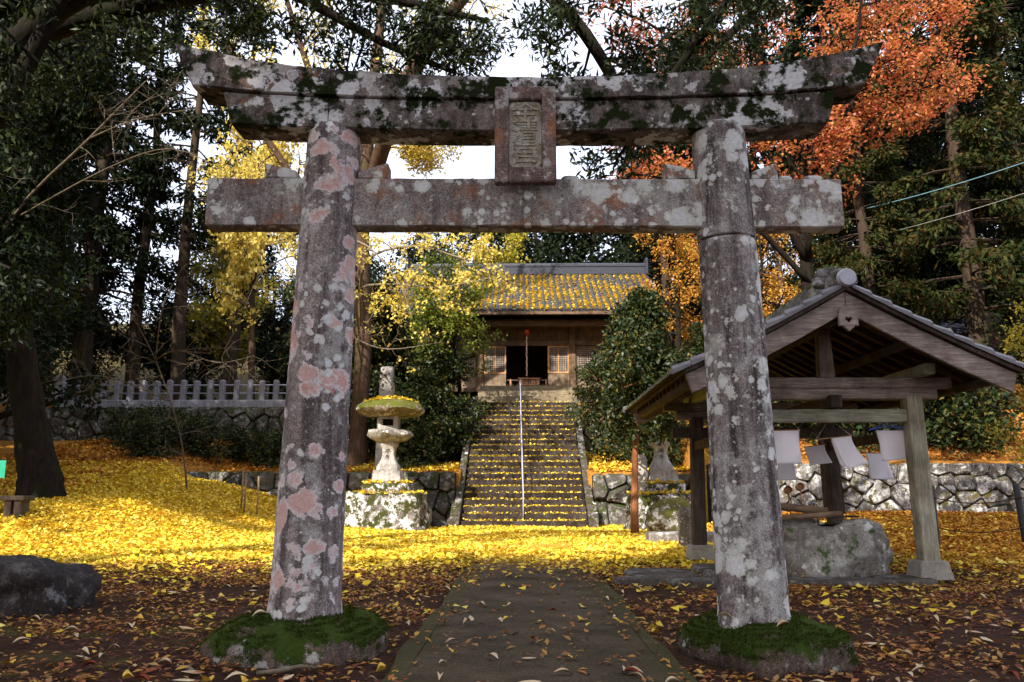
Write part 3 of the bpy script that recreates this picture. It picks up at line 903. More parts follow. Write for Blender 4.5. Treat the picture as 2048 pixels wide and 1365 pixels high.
# ------------------------------------------------------------------ stone walls of single stones
def chaikin(P, k=.22):
    Q = []
    for i in range(len(P)):
        a = P[i]; b = P[(i + 1) % len(P)]
        Q.append((a[0] + (b[0] - a[0]) * k, a[1] + (b[1] - a[1]) * k))
        Q.append((a[0] + (b[0] - a[0]) * (1 - k), a[1] + (b[1] - a[1]) * (1 - k)))
    return Q
def clip(P, nx, ny, d):
    out = []
    for i in range(len(P)):
        a = P[i]; b = P[(i + 1) % len(P)]
        da = a[0] * nx + a[1] * ny - d; db = b[0] * nx + b[1] * ny - d
        if da <= 0: out.append(a)
        if da * db < 0:
            t_ = da / (da - db)
            out.append((a[0] + (b[0] - a[0]) * t_, a[1] + (b[1] - a[1]) * t_))
    return out
def rubble_wall(name, label, a, b, z0, h, size, mat, seed, bulge=.10, gap=.009, thick=.45, batter=.12, aspect=1.25, topz=None, cat='wall'):
    """dry stone wall from a to b (plan points); the visible face is on the right-hand side of a->b"""
    rd = random.Random(seed)
    a = Vector((a[0], a[1])); b = Vector((b[0], b[1]))
    d = (b - a); L = d.length; d.normalize()
    nrm = Vector((d.y, -d.x))
    root = thing(name, label, cat, (*((a + b) / 2), z0))
    zt = topz or (lambda f: z0 + h)
    rows = max(1, round(h / (size * .86))); cols = max(2, round(L / (size * aspect)))
    pts = []
    for r_ in range(rows):
        for c_ in range(cols + 1):
            if rd.random() < .20: continue
            u = (c_ + .5 * (r_ % 2) + rd.uniform(-.36, .36)) * L / cols
            v = (r_ + .5 + rd.uniform(-.34, .34)) * h / rows
            pts.append((u, v))
    def W(u, v, o):
        p = a + d * u + nrm * (o - v * batter)
        return Vector((p.x, p.y, z0 + v))
    core = MB()
    core.hexa([W(0, -.3, -thick), W(L, -.3, -thick), W(0, -.3, -.05), W(L, -.3, -.05), W(0, h - .05, -thick * .6), W(L, h - .05, -thick * .6), W(0, h - .05, -.05), W(L, h - .05, -.05)])
    core.obj('wall_core', 'core', root)
    for i, (u, v) in enumerate(pts):
        P = [(max(0, u - 2 * size), max(-.12, v - 2 * size)), (min(L, u + 2 * size), max(-.12, v - 2 * size)), (min(L, u + 2 * size), min(h, v + 2 * size)), (max(0, u - 2 * size), min(h, v + 2 * size))]
        for j, (u2, v2) in enumerate(pts):
            if i == j or abs(u2 - u) > 3.2 * size or abs(v2 - v) > 3.2 * size: continue
            nx_, ny_ = u2 - u, v2 - v
            P = clip(P, nx_, ny_, nx_ * (u + u2) / 2 + ny_ * (v + v2) / 2)
            if len(P) < 3: break
        if len(P) < 3: continue
        cu = sum(p[0] for p in P) / len(P); cv = sum(p[1] for p in P) / len(P)
        ext = max(max(abs(p[0] - cu), abs(p[1] - cv)) for p in P)
        if ext < .07: continue
        P = chaikin(P, .13)
        k0 = max(.5, 1 - gap / ext * 1.6)
        mb = MB(); rings = []
        bl = bulge * rd.uniform(.55, 1.3)
        tu, tv = rd.uniform(-.22, .22), rd.uniform(-.25, .25)
        for (kk, o) in ((k0 * .94, -.16), (k0, -.02), (k0 * .94, bl * .5), (k0 * .80, bl * .85), (k0 * .40, bl)):
            rings.append([W(cu + (p[0] - cu) * kk, cv + (p[1] - cv) * kk, o + (tu * (p[0] - cu) + tv * (p[1] - cv)) * (o > 0) + (o > 0) * .05 * nz((p[0] * 5, p[1] * 5, kk * 3), 1.0, i)) for p in P])
        mb.loft(rings)
        c = W(cu, cv, 0)
        mb.obj_at('stone', mat, c, root, sharp=28)
    return root

rubble_wall('stone_retaining_wall', 'low rubble wall of pale lichened stones behind the water pavilion', (4.7, 21.0), (14.6, 21.0),   .34, 1.36, .40, 'wall_light', 3, .085, batter=.10, aspect=1.35)
rubble_wall('stone_retaining_wall', 'dark lower rubble wall between the left slope and the stairs', (-10.2, 23.0), (-2.06, 23.0), .1, 1.45, .46, 'wall_dark', 4, .12)
rubble_wall('stone_retaining_wall', 'short dark rubble wall right beside the foot of the stairs', (1.86, 23.0), (4.75, 23.0), -.02, 1.5, .50, 'wall_dark', 5, .12)
rubble_wall('stone_retaining_wall', 'upper rubble wall under the stone fence on the left', (-19.5, 29.3), (-2.06, 29.3), 2.1, 1.98, .5, 'wall_dark', 6, .12)
rubble_wall('stone_retaining_wall', 'upper rubble wall right of the stairs behind the evergreen', (1.86, 29.3), (9.0, 29.3), 2.1, 2.05, .55, 'wall_dark', 7, .12)

# ------------------------------------------------------------------ stairs
SX = -.1; NST = 22; Y0, Y1 = 22.0, 28.7; RISE = 4.1 / NST; RUN = (Y1 - Y0) / NST
M['kerb'] = stone('dark kerb', (.05, .043, .036), (.09, .08, .068), [(8, .5, .4, PALE, PALE)], pale=.4, moss=.5, mossy_sides=.4, stain=.5, seed=2.6, moss_c=(.035, .035, .01))
st = thing('stone_staircase', 'long flight of dark stone steps strewn with yellow leaves up to the shrine', 'stairs', (SX, Y0, 0))
def step_mesh(seed):
    mb = MB(); rings = []
    for i in range(25):
        x = -1.72 + 3.44 * i / 24
        rings.append([(x, RUN + .1, -RISE - .05), (x, RUN + .1, 0), (x, .0, 0), (x, 0.0, -RISE - .05)][::-1])
    mb.loft(rings); mb.rough(.010, 3, seed, .004, 14)
    me = bpy.data.meshes.new('step'); me.from_pydata(mb.v, [], mb.f); me.update()
    me.materials.append(M['step'])
    return me
sms = [step_mesh(i * 5.1) for i in range(4)]
for i in range(NST):
    o = link('step', sms[i % 4], st, loc=(0, RUN * i, RISE * (i + 1)))
    b = o.modifiers.new('bevel', 'BEVEL'); b.width = .018; b.segments = 1; b.limit_method = 'ANGLE'; b.angle_limit = R(50)
for s_ in (-1, 1):
    mb = MB()
    for k in range(9):
        f0, f1 = k / 9 + .002, (k + 1) / 9 - .002
        x0 = SX + s_ * 1.735; x1 = SX + s_ * (1.93 if k else 2.0)
        lo, hi = min(x0, x1), max(x0, x1)
        ya, yb = Y0 - .12 + (Y1 - Y0 + .1) * f0, Y0 - .12 + (Y1 - Y0 + .1) * f1
        za, zb = .24 + 4.02 * f0, .24 + 4.02 * f1
        mbk = MB()
        mbk.hexa([(lo, ya, za - .6), (hi, ya, za - .6), (lo, yb, zb - .6), (hi, yb, zb - .6), (lo, ya, za), (hi, ya, za), (lo, yb, zb), (hi, yb, zb)])
        mbk.obj('side_kerb', 'kerb', st, bevel=.015)
# handrail down the middle
hr = thing('handrail', 'thin pale blue handrail running down the middle of the stairs', 'handrail', (-.16, 22.2, .2))
mb = MB()
mb.tube([(-.12, 22.25, .2), (-.12, 22.25, 1.0), (-.125, 22.35, 1.08), (-.23, 28.7, 4.94), (-.23, 28.8, 4.9), (-.23, 28.82, 4.1)], .016, 8)
mb.obj('rail', 'rail', hr, smooth=True)
for k in range(1, 4):
    f = k / 4; y = 22.35 + 6.35 * f
    mb = MB(); x = -.125 - .105 * f
    mb.tube([(x, y, RISE * math.floor((y - Y0) / RUN + 1) - .02), (x, y, 1.06 + 3.86 * f)], .019, 6)
    mb.obj('rail_post', 'rail', hr, smooth=True)

# ------------------------------------------------------------------ stone lanterns
def lantern(x, y, label, full=True, w=1.0, base_w=1.04):
    L = thing('stone_lantern', label, 'lantern', (x, y, 0))
    def block(name, z0, z1, w0, w1, mat, amp, n=40, sq=.9, dep=1.0, seed=0.0, xo=0.0, sh=35):
        mb = MB(); m = 8
        prof = [(w0 * .5 + (w1 - w0) * .5 * i / m, z0 + (z1 - z0) * i / m) for i in range(m + 1)]
        mb.lathe(prof, (0, 0, 0), n, sq)
        mb.v = [(x + xo + p[0], y + p[1] * dep, p[2]) for p in mb.v]
        mb.rough(amp, 3.5, seed + x, amp * .5, 11)
        return mb.obj(name, mat, L, sharp=sh)
    block('base_tier', -.15, .90, base_w * 2.12, base_w * 1.78, 'mossy_rubble', .085, 64, .9, 1.0, 1, sh=60)
    block('base_tier', .90, 1.16, base_w * 1.22, base_w * 1.14, 'mossy_rubble', .04, 48, .9, 1.0, 2, sh=60)
    block('pedestal', 1.16, 1.50, .80, .72, 'granite', .012, 40, .95, 1.0, 3)
    mb = MB()
    prof = [(.29, 1.50), (.285, 1.60), (.235, 1.68), (.185, 1.78), (.16, 1.90), (.158, 2.0), (.18, 2.08), (.225, 2.15), (.225, 2.21), (.20, 2.22)]
    mb.lathe(prof, (x, y, 0), 32, .55); mb.rough(.006, 6, x)
    sh_ = mb.obj('shaft', 'granite', L, sharp=45)
    for i, ch in enumerate('永久'):
        tm = text_mesh(ch, .15, 'carved_character')
        o = link('carved_character', tm, sh_, 'ink')
        o.matrix_local = Matrix.Translation(Vector((x, y - .163 - .004 - .01 * i, 2.02 - i * .2)) - parent_loc(sh_)) @ Matrix.Rotation(R(90), 4, 'X')
    if not full:
        return L
    mb = MB()
    mb.lathe([(.20, 2.20), (.34, 2.24), (.50, 2.32), (.585, 2.42), (.56, 2.50), (.42, 2.555), (.2, 2.57)], (x, y, 0), 40)
    mb.v = [(x + (p[0] - x) * (1 + .12 * nz(p, 2.2, 3)), y + (p[1] - y) * (.9 + .15 * nz(p, 2.6, 9)), p[2] + .05 * nz(p, 3.1, 5)) for p in mb.v]
    mb.rough(.03, 7, 4)
    mb.obj('middle_stone', 'boulder', L, sharp=60)
    # firebox with an opening in its front; a dark plate stands for the shade within
    fb = MB()
    for c, d in (((-.20, 0, 2.72), (.12, .44, .34)), ((.20, 0, 2.72), (.12, .44, .34)), ((0, 0, 2.60), (.28, .44, .10)), ((0, 0, 2.855), (.28, .44, .07)), ((0, .2, 2.73), (.28, .04, .16))):
        fb.box((x + c[0] - .02, y + c[1], c[2]), d)
    fbo = fb.obj('firebox', 'granite', L, bevel=.006)
    gl = MB().box((x - .02, y - .10, 2.735), (.278, .012, .168)).obj('shade_plate', 'inside', fbo)  # dark sheet set in the opening, shade of the hollow as colour
    # rough natural cap stone, moss round the rim
    mb = MB()
    mb.lathe([(.28, 2.89), (.62, 2.90), (.80, 2.97), (.88, 3.06), (.84, 3.16), (.70, 3.25), (.45, 3.32), (.18, 3.35)], (x + .02, y, 0), 48)
    mb.v = [(x + (p[0] - x) * (1 + .10 * nz(p, 1.2, 3)), y + (p[1] - y) * (.92 + .12 * nz(p, 1.4, 9)), p[2] + .05 * nz(p, 1.6, 5)) for p in mb.v]
    mb.rough(.03, 5, 4, .012, 16)
    mb.obj('cap_stone', 'mossy_cap', L, sharp=60)
    return L
M['mossy_cap'] = stone('mossy cap stone', (.13, .10, .07), (.2, .16, .12), (), moss=.62, mossy_sides=.43, stain=.4, seed=4.4, moss_c=(.07, .075, .014))
lantern(-3.60, 20.9, 'stone lantern left of the stairs with a mossy leaf covered cap')
lantern(3.43, 20.9, 'broken stone lantern right of the stairs with only its waisted shaft left', full=False, base_w=.9)

def square_post(name, label, cat, c, w, h, mat, tilt=(0, 0), seed=0, top=.8):
    mb = MB(); rings = []
    for i in range(9):
        f = i / 8
        k = 1 - .06 * f
        if f > .9: k *= top
        rings.append([(c[0] + tilt[0] * f + u * k, c[1] + tilt[1] * f + v * k, c[2] - .1 + (h + .1) * f) for u, v in rrect(w, w, w * .12, 2, 3)])
    mb.loft(rings); mb.rough(.008, 6, seed)
    return tag(mb.obj_at(name, mat, c, sharp=50), label, cat)
square_post('granite_post', 'pale square granite post behind the reddish tree trunk', 'post', (2.88, 20.55, .95), .27, .93, 'granite', seed=2)
square_post('stone_post', 'short rough stone post left of the pavilion', 'post', (2.64, 13.95, 0), .235, .70, 'granite_dk', seed=3, top=.7)
M['mossy_boulder'] = stone('mossy boulder', (.07, .055, .03), (.11, .09, .05), (), moss=.6, mossy_sides=.40, stain=.3, seed=6.6, moss_c=(.07, .065, .015))
tag(boulder((2.95, 17.0, .38), (.52, .42, .42), 3.3, .25).obj_at('mossy_boulder', 'mossy_boulder', (2.95, 17, 0), smooth=True), 'round brown moss covered boulder in front of the broken lantern', 'boulder')
mb = MB().box((3.15, 15.4, .10), (1.9, .55, .24)); mb.rough(.02, 2, 2)
tag(mb.obj_at('stone_slab', 'granite_dk', (3.15, 15.4, 0), bevel=.03), 'long low stone kerb slab behind the short stone post', 'slab')
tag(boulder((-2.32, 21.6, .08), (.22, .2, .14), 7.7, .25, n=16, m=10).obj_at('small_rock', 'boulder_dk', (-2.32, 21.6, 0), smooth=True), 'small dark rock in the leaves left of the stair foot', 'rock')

# ------------------------------------------------------------------ stone fence on the upper terrace
fen = thing('stone_fence', 'pale stone picket fence along the upper left terrace', 'fence', (-11.2, 29.9, 4.1))
M['fence_stone'] = stone('fence granite', (.22, .22, .25), (.30, .30, .33), (), pale=.3, moss=.2, stain=.35, seed=1.1, speck=.5)
MB().box((-10.4, 29.85, 4.2), (14.6, .34, .3)).obj('sill', 'fence_stone', fen, bevel=.02)
pm = MB(); rings = []
for f, k in ((0, 1), (.93, 1), (.97, .85), (1, .6)):
    rings.append([(u * k, v * k, .78 * f) for u, v in rrect(.195, .20, .02, 1, 2)])
pm.loft(rings)
pme = bpy.data.meshes.new('picket'); pme.from_pydata(pm.v, [], pm.f); pme.update(); pme.materials.append(M['fence_stone'])
big = MB().box((-17.62, 29.85, 4.72), (.34, .32, 1.1)).obj('end_post', 'fence_stone', fen, bevel=.03)
for i in range(28):
    x = -17.0 + i * .505
    o = link('picket', pme, fen, loc=Vector((x + random.uniform(-.02, .02), 29.85, 4.35)) - Vector(fen.location))
    o.rotation_euler = (random.gauss(0, .02), random.gauss(0, .018), random.gauss(0, .06)); o.scale = (1, 1, random.uniform(.93, 1.04))
for z in (4.62, 4.93):
    mb = MB(); mb.tube([(-17.6, 29.85, z), (-3.3, 29.85, z)], .022, 6)
    mb.obj('crossbar', 'rail', fen, smooth=True)

# ------------------------------------------------------------------ shrine hall
M['entrance_wood'] = wood('mossy entrance board', (.16, .13, .085), (.24, .2, .13), 'X', (.28, .25, .17), .4)
sh = thing('shrine_hall', 'old wooden shrine hall with a tiled roof at the top of the stairs', 'building', (.05, 33, 4.2))
FY = 31.5; FZ = 5.0
MB().box((.05, 34.5, 4.45), (8.6, 5.6, .6)).obj('stone_base', 'granite_dk', sh, bevel=.03)
for k in range(3):                                   # low wooden steps up to the door
    MB().box((.0, 30.95 - k * .33, 4.88 - k * .24), (3.6 + .1 * k, .36, .26)).obj('entrance_step', 'entrance_wood', sh, bevel=.01)
MB().box((.05, 31.55, 4.92), (8.2, .5, .16)).obj('sill_beam', 'shrine_beam', sh, bevel=.01)
COLX = [-3.95, -1.82, 1.84, 3.95]
for x in COLX:
    MB().box((x, FY, 6.35), (.27, .27, 2.72)).obj('column', 'shrine_wood', sh, bevel=.02)
MB().box((.05, FY, 7.62), (8.3, .24, .34)).obj('head_beam', 'shrine_beam', sh, bevel=.02)
MB().box((.01, FY - .01, 6.80), (3.38, .16, .20)).obj('lintel_beam', 'shrine_beam', sh, bevel=.01)
for (x0, x1) in ((-3.81, -1.96), (1.98, 3.81)):
    MB().box(((x0 + x1) / 2, FY - .01, 6.80), (x1 - x0, .16, .18)).obj('lintel_beam', 'shrine_beam', sh, bevel=.01)
def boards(x0, x1, z0, z1, y, w=.21, mat='shrine_board', name='board'):
    n = max(1, round((x1 - x0) / w))
    me_ = None
    for i in range(n):
        xa = x0 + (x1 - x0) * i / n; xb = x0 + (x1 - x0) * (i + 1) / n
        MB().box(((xa + xb) / 2, y + random.uniform(-.006, .006), (z0 + z1) / 2), (xb - xa - .008, .035, z1 - z0)).obj(name, mat, sh)
def lattice_panel(x0, x1, z0, z1, y, nx, nz_, frame, thick=.05, mull=True):
    f = MB(); w = thick
    f.box(((x0 + x1) / 2, y, z0 + w / 2), (x1 - x0, .05, w)).box(((x0 + x1) / 2, y, z1 - w / 2), (x1 - x0, .05, w))
    f.box((x0 + w / 2, y, (z0 + z1) / 2), (w, .046, z1 - z0 - 2 * w)).box((x1 - w / 2, y, (z0 + z1) / 2), (w, .046, z1 - z0 - 2 * w))
    if mull:
        f.box(((x0 + x1) / 2, y, (z0 + z1) / 2), (w * .9, .046, z1 - z0 - 2 * w))
    fo = f.obj('lattice_window', frame, sh)
    g_ = MB()
    for i in range(1, nx):
        x = x0 + (x1 - x0) * i / nx
        g_.box((x, y + .012, (z0 + z1) / 2), (.026, .016, z1 - z0 - w))
    for i in range(1, nz_):
        z = z0 + (z1 - z0) * i / nz_
        g_.box(((x0 + x1) / 2, y + .026, z), (x1 - x0 - w, .016, .026))
    g_.obj('lattice', 'lattice', fo)
boards(-1.68, 1.70, 6.9, 7.45, FY + .02, .42, 'shrine_wood', 'wall_panel')
boards(-3.8, -1.96, 6.9, 7.45, FY + .02, .4); boards(1.98, 3.8, 6.9, 7.45, FY + .02, .4)
lattice_panel(-1.66, -.80, 5.57, 6.68, FY - .06, 12, 13, 'new_wood')
lattice_panel(.86, 1.70, 5.59, 6.69, FY - .06, 12, 13, 'new_wood')
boards(-1.66, -.80, 5.02, 5.555, FY - .05, .29); boards(.86, 1.70, 5.02, 5.575, FY - .05, .29)
lattice_panel(-3.55, -1.98, 5.62, 6.68, FY - .02, 18, 13, 'shrine_wood', .06, False)
lattice_panel(2.0, 3.6, 5.62, 6.68, FY - .02, 18, 13, 'shrine_wood', .06, False)
boards(-3.8, -1.96, 5.0, 5.6, FY + .02, .3); boards(1.98, 3.8, 5.0, 5.6, FY + .02, .3)
for (x0, x1) in ((-3.8, -3.56), (3.61, 3.8)):
    boards(x0, x1, 5.62, 6.7, FY + .02, .3)
rm = MB()                                            # room behind the doors
rm.box((-3.95, 34.3, 6.3), (.12, 5.2, 2.7)).box((4.05, 34.3, 6.3), (.12, 5.2, 2.7)).box((.05, 36.8, 6.9), (8.0, .12, 1.5)).box((.05, 34.3, 7.66), (7.85, 5.2, .08))
rm.obj('room_wall', 'shrine_beam', sh)
MB().box((.05, 34.3, 4.96), (7.8, 5.1, .07)).obj('floor', 'shrine_beam', sh)
g_ = MB()                                            # pierced back wall, daylight through it
for i in range(34):
    g_.box((-3.8 + i * .235, 36.8, 5.58), (.15, .06, 1.14))
for i in range(7):
    g_.box((.05, 36.8, 5.05 + i * .18), (7.8, .062, .11))
g_.obj('back_lattice', 'shrine_wood', sh)
# roof
EY, EZ, RY, RZ = 29.85, 7.78, 34.4, 10.45
def roof_z(f): return EZ + (RZ - EZ) * (f * .86 + .14 * f * f)
def rp(f): return (EY + (RY - EY) * f, roof_z(f))
mb = MB()
prof = [rp(i / 8) for i in range(9)] + [(RY + (RY - EY) * i / 8, roof_z(1 - i / 8)) for i in range(1, 9)]
HX = 5.3
ringL = [(-HX, y, z) for y, z in prof] + [(-HX, y, z - .14) for y, z in prof[::-1]]
ringR = [(HX + .1, y, z) for y, z in prof] + [(HX + .1, y, z - .14) for y, z in prof[::-1]]
mb.loft([ringL, ringR]); mb.obj('roof_deck', 'shrine_beam', sh)
cm = MB()                                            # one run of round cover tiles, each lapping the next
NT_ = 20
rings = []
for i in range(NT_):
    for e, rr in ((0.0, .088), (.94, .070)):
        f = (i + e) / NT_
        y, z = rp(f)
        rings.append([(rr * math.cos(R(a)), y, z + .015 + rr * math.sin(R(a))) for a in (0, 30, 60, 90, 120, 150, 180)])
cm.loft(rings)
cme = bpy.data.meshes.new('tile_row'); cme.from_pydata([tuple(Vector(p) - Vector((0, 33, 4.2))) for p in cm.v], [], cm.f); cme.update(); cme.materials.append(M['tile'])
pmb = MB(); rings = []
for i in range(NT_):
    for e, dz in ((0.0, .035), (.96, .005)):
        y, z = rp((i + e) / NT_)
        rings.append([(x, y, z + dz + .02 * (x / .12) ** 2) for x in (-.115, -.04, .04, .115)] + [(x, y, z - .03) for x in (.115, -.115)])
pmb.loft(rings)
pan = bpy.data.meshes.new('pan_row'); pan.from_pydata([tuple(Vector(p) - Vector((0, 33, 4.2))) for p in pmb.v], [], pmb.f); pan.update(); pan.materials.append(M['tile'])
NCOL = 42
for i in range(NCOL):
    x = -5.2 + i * .256
    link('cover_tile_row', cme, sh, loc=(x - .05, 0, 0), smooth=False)
    if i < NCOL - 1:
        link('pan_tile_row', pan, sh, loc=(x + .128 - .05, 0, 0))
mb = MB(); mb.box((.05, RY, RZ + .10), (10.6, .42, .26)).box((.05, RY, RZ + .27), (10.6, .34, .07)).box((.05, RY, RZ + .35), (10.7, .40, .06))
mb.tube([(-5.3, RY, RZ + .42), (5.4, RY, RZ + .42)], .1, 10); mb.obj('ridge', 'tile', sh)
for s_ in (-1, 1):
    mb = MB(); mb.box((.05 + s_ * 5.3, RY, RZ + .3), (.16, .6, .8)); mb.obj('ridge_end_tile', 'tile', sh, bevel=.05)
rme = MB()
rme.beam((0, EY + .12, EZ - .12), (0, 31.9, roof_z(.45) - .14), .07, .09)
rmm = bpy.data.meshes.new('rafter'); rmm.from_pydata([tuple(Vector(p) - Vector((0, 33, 4.2))) for p in rme.v], [], rme.f); rmm.update(); rmm.materials.append(M['shrine_beam'])
for i in range(36):
    link('rafter', rmm, sh, loc=(-5.0 + i * .29 - .05, 0, 0))
MB().box((.05, EY + .07, EZ - .11), (10.6, .05, .1)).obj('eave_board', 'shrine_wood', sh)
MB().box((.05, 30.6, 7.42), (8.6, .2, .2)).obj('eave_beam', 'shrine_beam', sh, bevel=.01)
for x in (-1.82, 1.84):
    MB().box((x, 30.98, 7.44), (.18, .80, .2)).obj('bracket', 'shrine_beam', sh, bevel=.02)
for s_ in (-1, 1):
    mb = MB(); mb.add([(.05 + s_ * 3.95, 31.5, 7.7), (.05 + s_ * 3.95, 37.2, 7.7), (.05 + s_ * 3.95, 34.4, 10.2), (.05 + s_ * 4.05, 31.5, 7.7), (.05 + s_ * 4.05, 37.2, 7.7), (.05 + s_ * 4.05, 34.4, 10.2)], [(0, 1, 2), (3, 5, 4), (0, 2, 5, 3), (1, 4, 5, 2), (0, 3, 4, 1)])
    mb.obj('gable_wall', 'shrine_board', sh)
# offertory box, bell and cord, low railing across the door
ob = thing('offertory_box', 'reddish wooden offertory box with dark writing at the shrine door', 'box', (.12, 31.1, 5.04))
MB().box((.12, 31.1, 5.165), (.80, .3, .25)).obj('body', 'box_wood', ob, bevel=.01)
MB().box((.12, 31.1, 5.315), (.88, .38, .045)).obj('rim', 'box_wood', ob, bevel=.01)
for i, ch in enumerate('御賽銭'):
    tm = text_mesh(ch, .2, 'writing')
    o = link('writing', tm, ob, 'ink')
    o.matrix_local = Matrix.Translation((-.2 + i * .2, -.152, .13)) @ Matrix.Rotation(R(90), 4, 'X') @ Matrix.Diagonal((1, 1, .3, 1))
bl = thing('shrine_bell', 'small red copper bell hanging with its long cord in the doorway', 'bell', (.02, 30.9, 5.4))
mb = MB(); mb.lathe([(.02, 7.44), (.07, 7.42), (.135, 7.34), (.15, 7.26), (.135, 7.18), (.07, 7.10), (.02, 7.08)], (.02, 30.9, -.1), 16)
mb.obj('bell_body', 'bell', bl, smooth=True)
mb = MB(); mb.tube([(.02 + .012 * math.sin(i * 2.1), 30.9, 7.0 - i * .094) for i in range(18)], [.024 + .007 * (i % 2) for i in range(18)], 8)
mb.obj('cord', 'hemp', bl)
mb = MB(); mb.tube([(.02, 30.9, 7.33), (.02, 30.9, 7.75)], .015, 6); mb.obj('hook', 'metal', bl)
rl = thing('door_railing', 'thin low rail across the shrine doorway', 'railing', (.05, 31.25, 5.04))
for x in (-.62, .78):
    MB().box((x, 31.25, 5.17), (.07, .07, .30)).obj('rail_post', 'box_wood', rl)
mb = MB(); mb.tube([(-.76, 31.25, 5.29), (.86, 31.25, 5.29)], .012, 6); mb.obj('bar', 'lattice', rl)

# ------------------------------------------------------------------ water pavilion
M['king_wood'] = wood('king post', (.17, .13, .11), (.27, .22, .19), 'Z', (.34, .3, .26), .4)
M['tile_disc'] = plain('silvery end tile', (.42, .42, .50), .32, .15, 6)
M['slab_stone'] = stone('flat paving stone', (.06, .052, .043), (.11, .097, .08), pale=.3, lichen=[(9, .4, .3, (.25, .25, .23), (.2, .2, .18))], moss=.34, mossy_sides=.25, stain=.3, speck=.6, seed=7.1)
M['basin_water'] = plain('dark water', (.01, .012, .012), .05, .1)
pv = thing('water_pavilion', 'open wooden water pavilion with a tiled gable roof on the right', 'pavilion', (3.42, 10.6, 0))
XC = 3.40
PX = (2.44, 4.41); PY = (9.3, 11.95)
for ix, x in enumerate(PX):
    for iy, y in enumerate(PY):
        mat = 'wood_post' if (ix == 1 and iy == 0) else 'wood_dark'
        lean = (.03 if ix == 0 else -.03)
        w = .095
        mb = MB(); rings = []
        for i in range(13):
            f = i / 12; z = .2 + 1.84 * f
            cx = x + lean * (f - .2)
            rings.append([(cx + u, y + v, z) for u, v in rrect(w * 2 - .006 * f, w * 2 - .006 * f, .018, 3, 3)])
        mb.loft(rings); mb.rough(.004, 5, x + y)
        mb.obj('post', mat, pv, sharp=40)
        mb = MB(); mb.hexa([(x + a * (.19 if c == 0 else .15), y + b * (.19 if c == 0 else .15), c * .205) for c in (0, 1) for b in (-1, 1) for a in (-1, 1)])
        mb.obj('footing', 'concrete', pv, bevel=.012)
def hbeam(name, mat, a, b, w, h, seed=1.0, n=24, amp=.005):
    a = Vector(a); b = Vector(b); d = (b - a).normalized(); sd = d.cross(Vector((0, 0, 1))).normalized(); u = sd.cross(d)
    mb = MB(); rings = []
    for i in range(n + 1):
        c = a.lerp(b, i / n)
        rings.append([c + sd * p + u * q for p, q in rrect(w, h, .012, 2, 2)])
    mb.loft(rings); mb.rough(amp, 5, seed, amp * .5, 18)
    return mb.obj(name, mat, pv, sharp=40)
for y in PY:
    fr = y == PY[0]
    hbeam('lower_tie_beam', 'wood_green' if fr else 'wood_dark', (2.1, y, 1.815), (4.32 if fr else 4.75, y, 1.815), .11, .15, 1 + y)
    hbeam('cross_beam', 'wood_beam', (2.16, y, 2.065), (4.65, y, 2.065), .17, .125, 2 + y)
    hbeam('cross_beam', 'wood_beam', (1.98, y, 2.195), (4.83, y, 2.195), .15, .125, 3 + y)
    mb = MB(); mb.hexa([(XC + .02 + a * (.09 if c == 0 else .07), y + b * .065, 2.258 + c * .60) for c in (0, 1) for b in (-1, 1) for a in (-1, 1)])
    mb.obj('king_post', 'king_wood', pv, bevel=.008)
hbeam('side_beam', 'wood_green', (PX[0], 8.92, 2.31), (PX[0], 12.4, 2.31), .13, .12, 8)
hbeam('side_beam', 'wood_green', (PX[1] + .03, 8.92, 2.31), (PX[1] + .03, 12.4, 2.31), .13, .12, 9)
hbeam('long_tie', 'wood_dark', (XC + .05, 9.1, 1.97), (XC + .05, 12.2, 1.97), .13, .14, 11)
for x in PX:
    hbeam('side_tie', 'wood_dark', (x, 9.38, 1.62), (x, 11.87, 1.62), .08, .12, 12 + x)
hbeam('ridge_beam', 'wood_dark', (XC, 8.75, 2.875), (XC, 12.55, 2.875), .12, .13, 14)
RY0, RY1 = 8.52, 12.75
def rz_(u):                              # top of the bargeboards, u = distance from the ridge line
    return 3.10 - .575 * u + .035 * u * u
UM = 1.76
def slope_strip(name, side, u0, u1, lo, hi, y0, y1, mat, n=14, seed=0.0, amp=.004, bev=0):
    mb = MB(); rings = []
    for i in range(n + 1):
        u = u0 + (u1 - u0) * i / n
        x = XC + side * u; z = rz_(u)
        rings.append([(x, y0, z + lo), (x, y1, z + lo), (x, y1, z + hi), (x, y0, z + hi)])
    if side < 0: rings = rings[::-1]
    mb.loft(rings); mb.rough(amp, 5, seed)
    return mb.obj(name, mat, pv, bevel=bev)
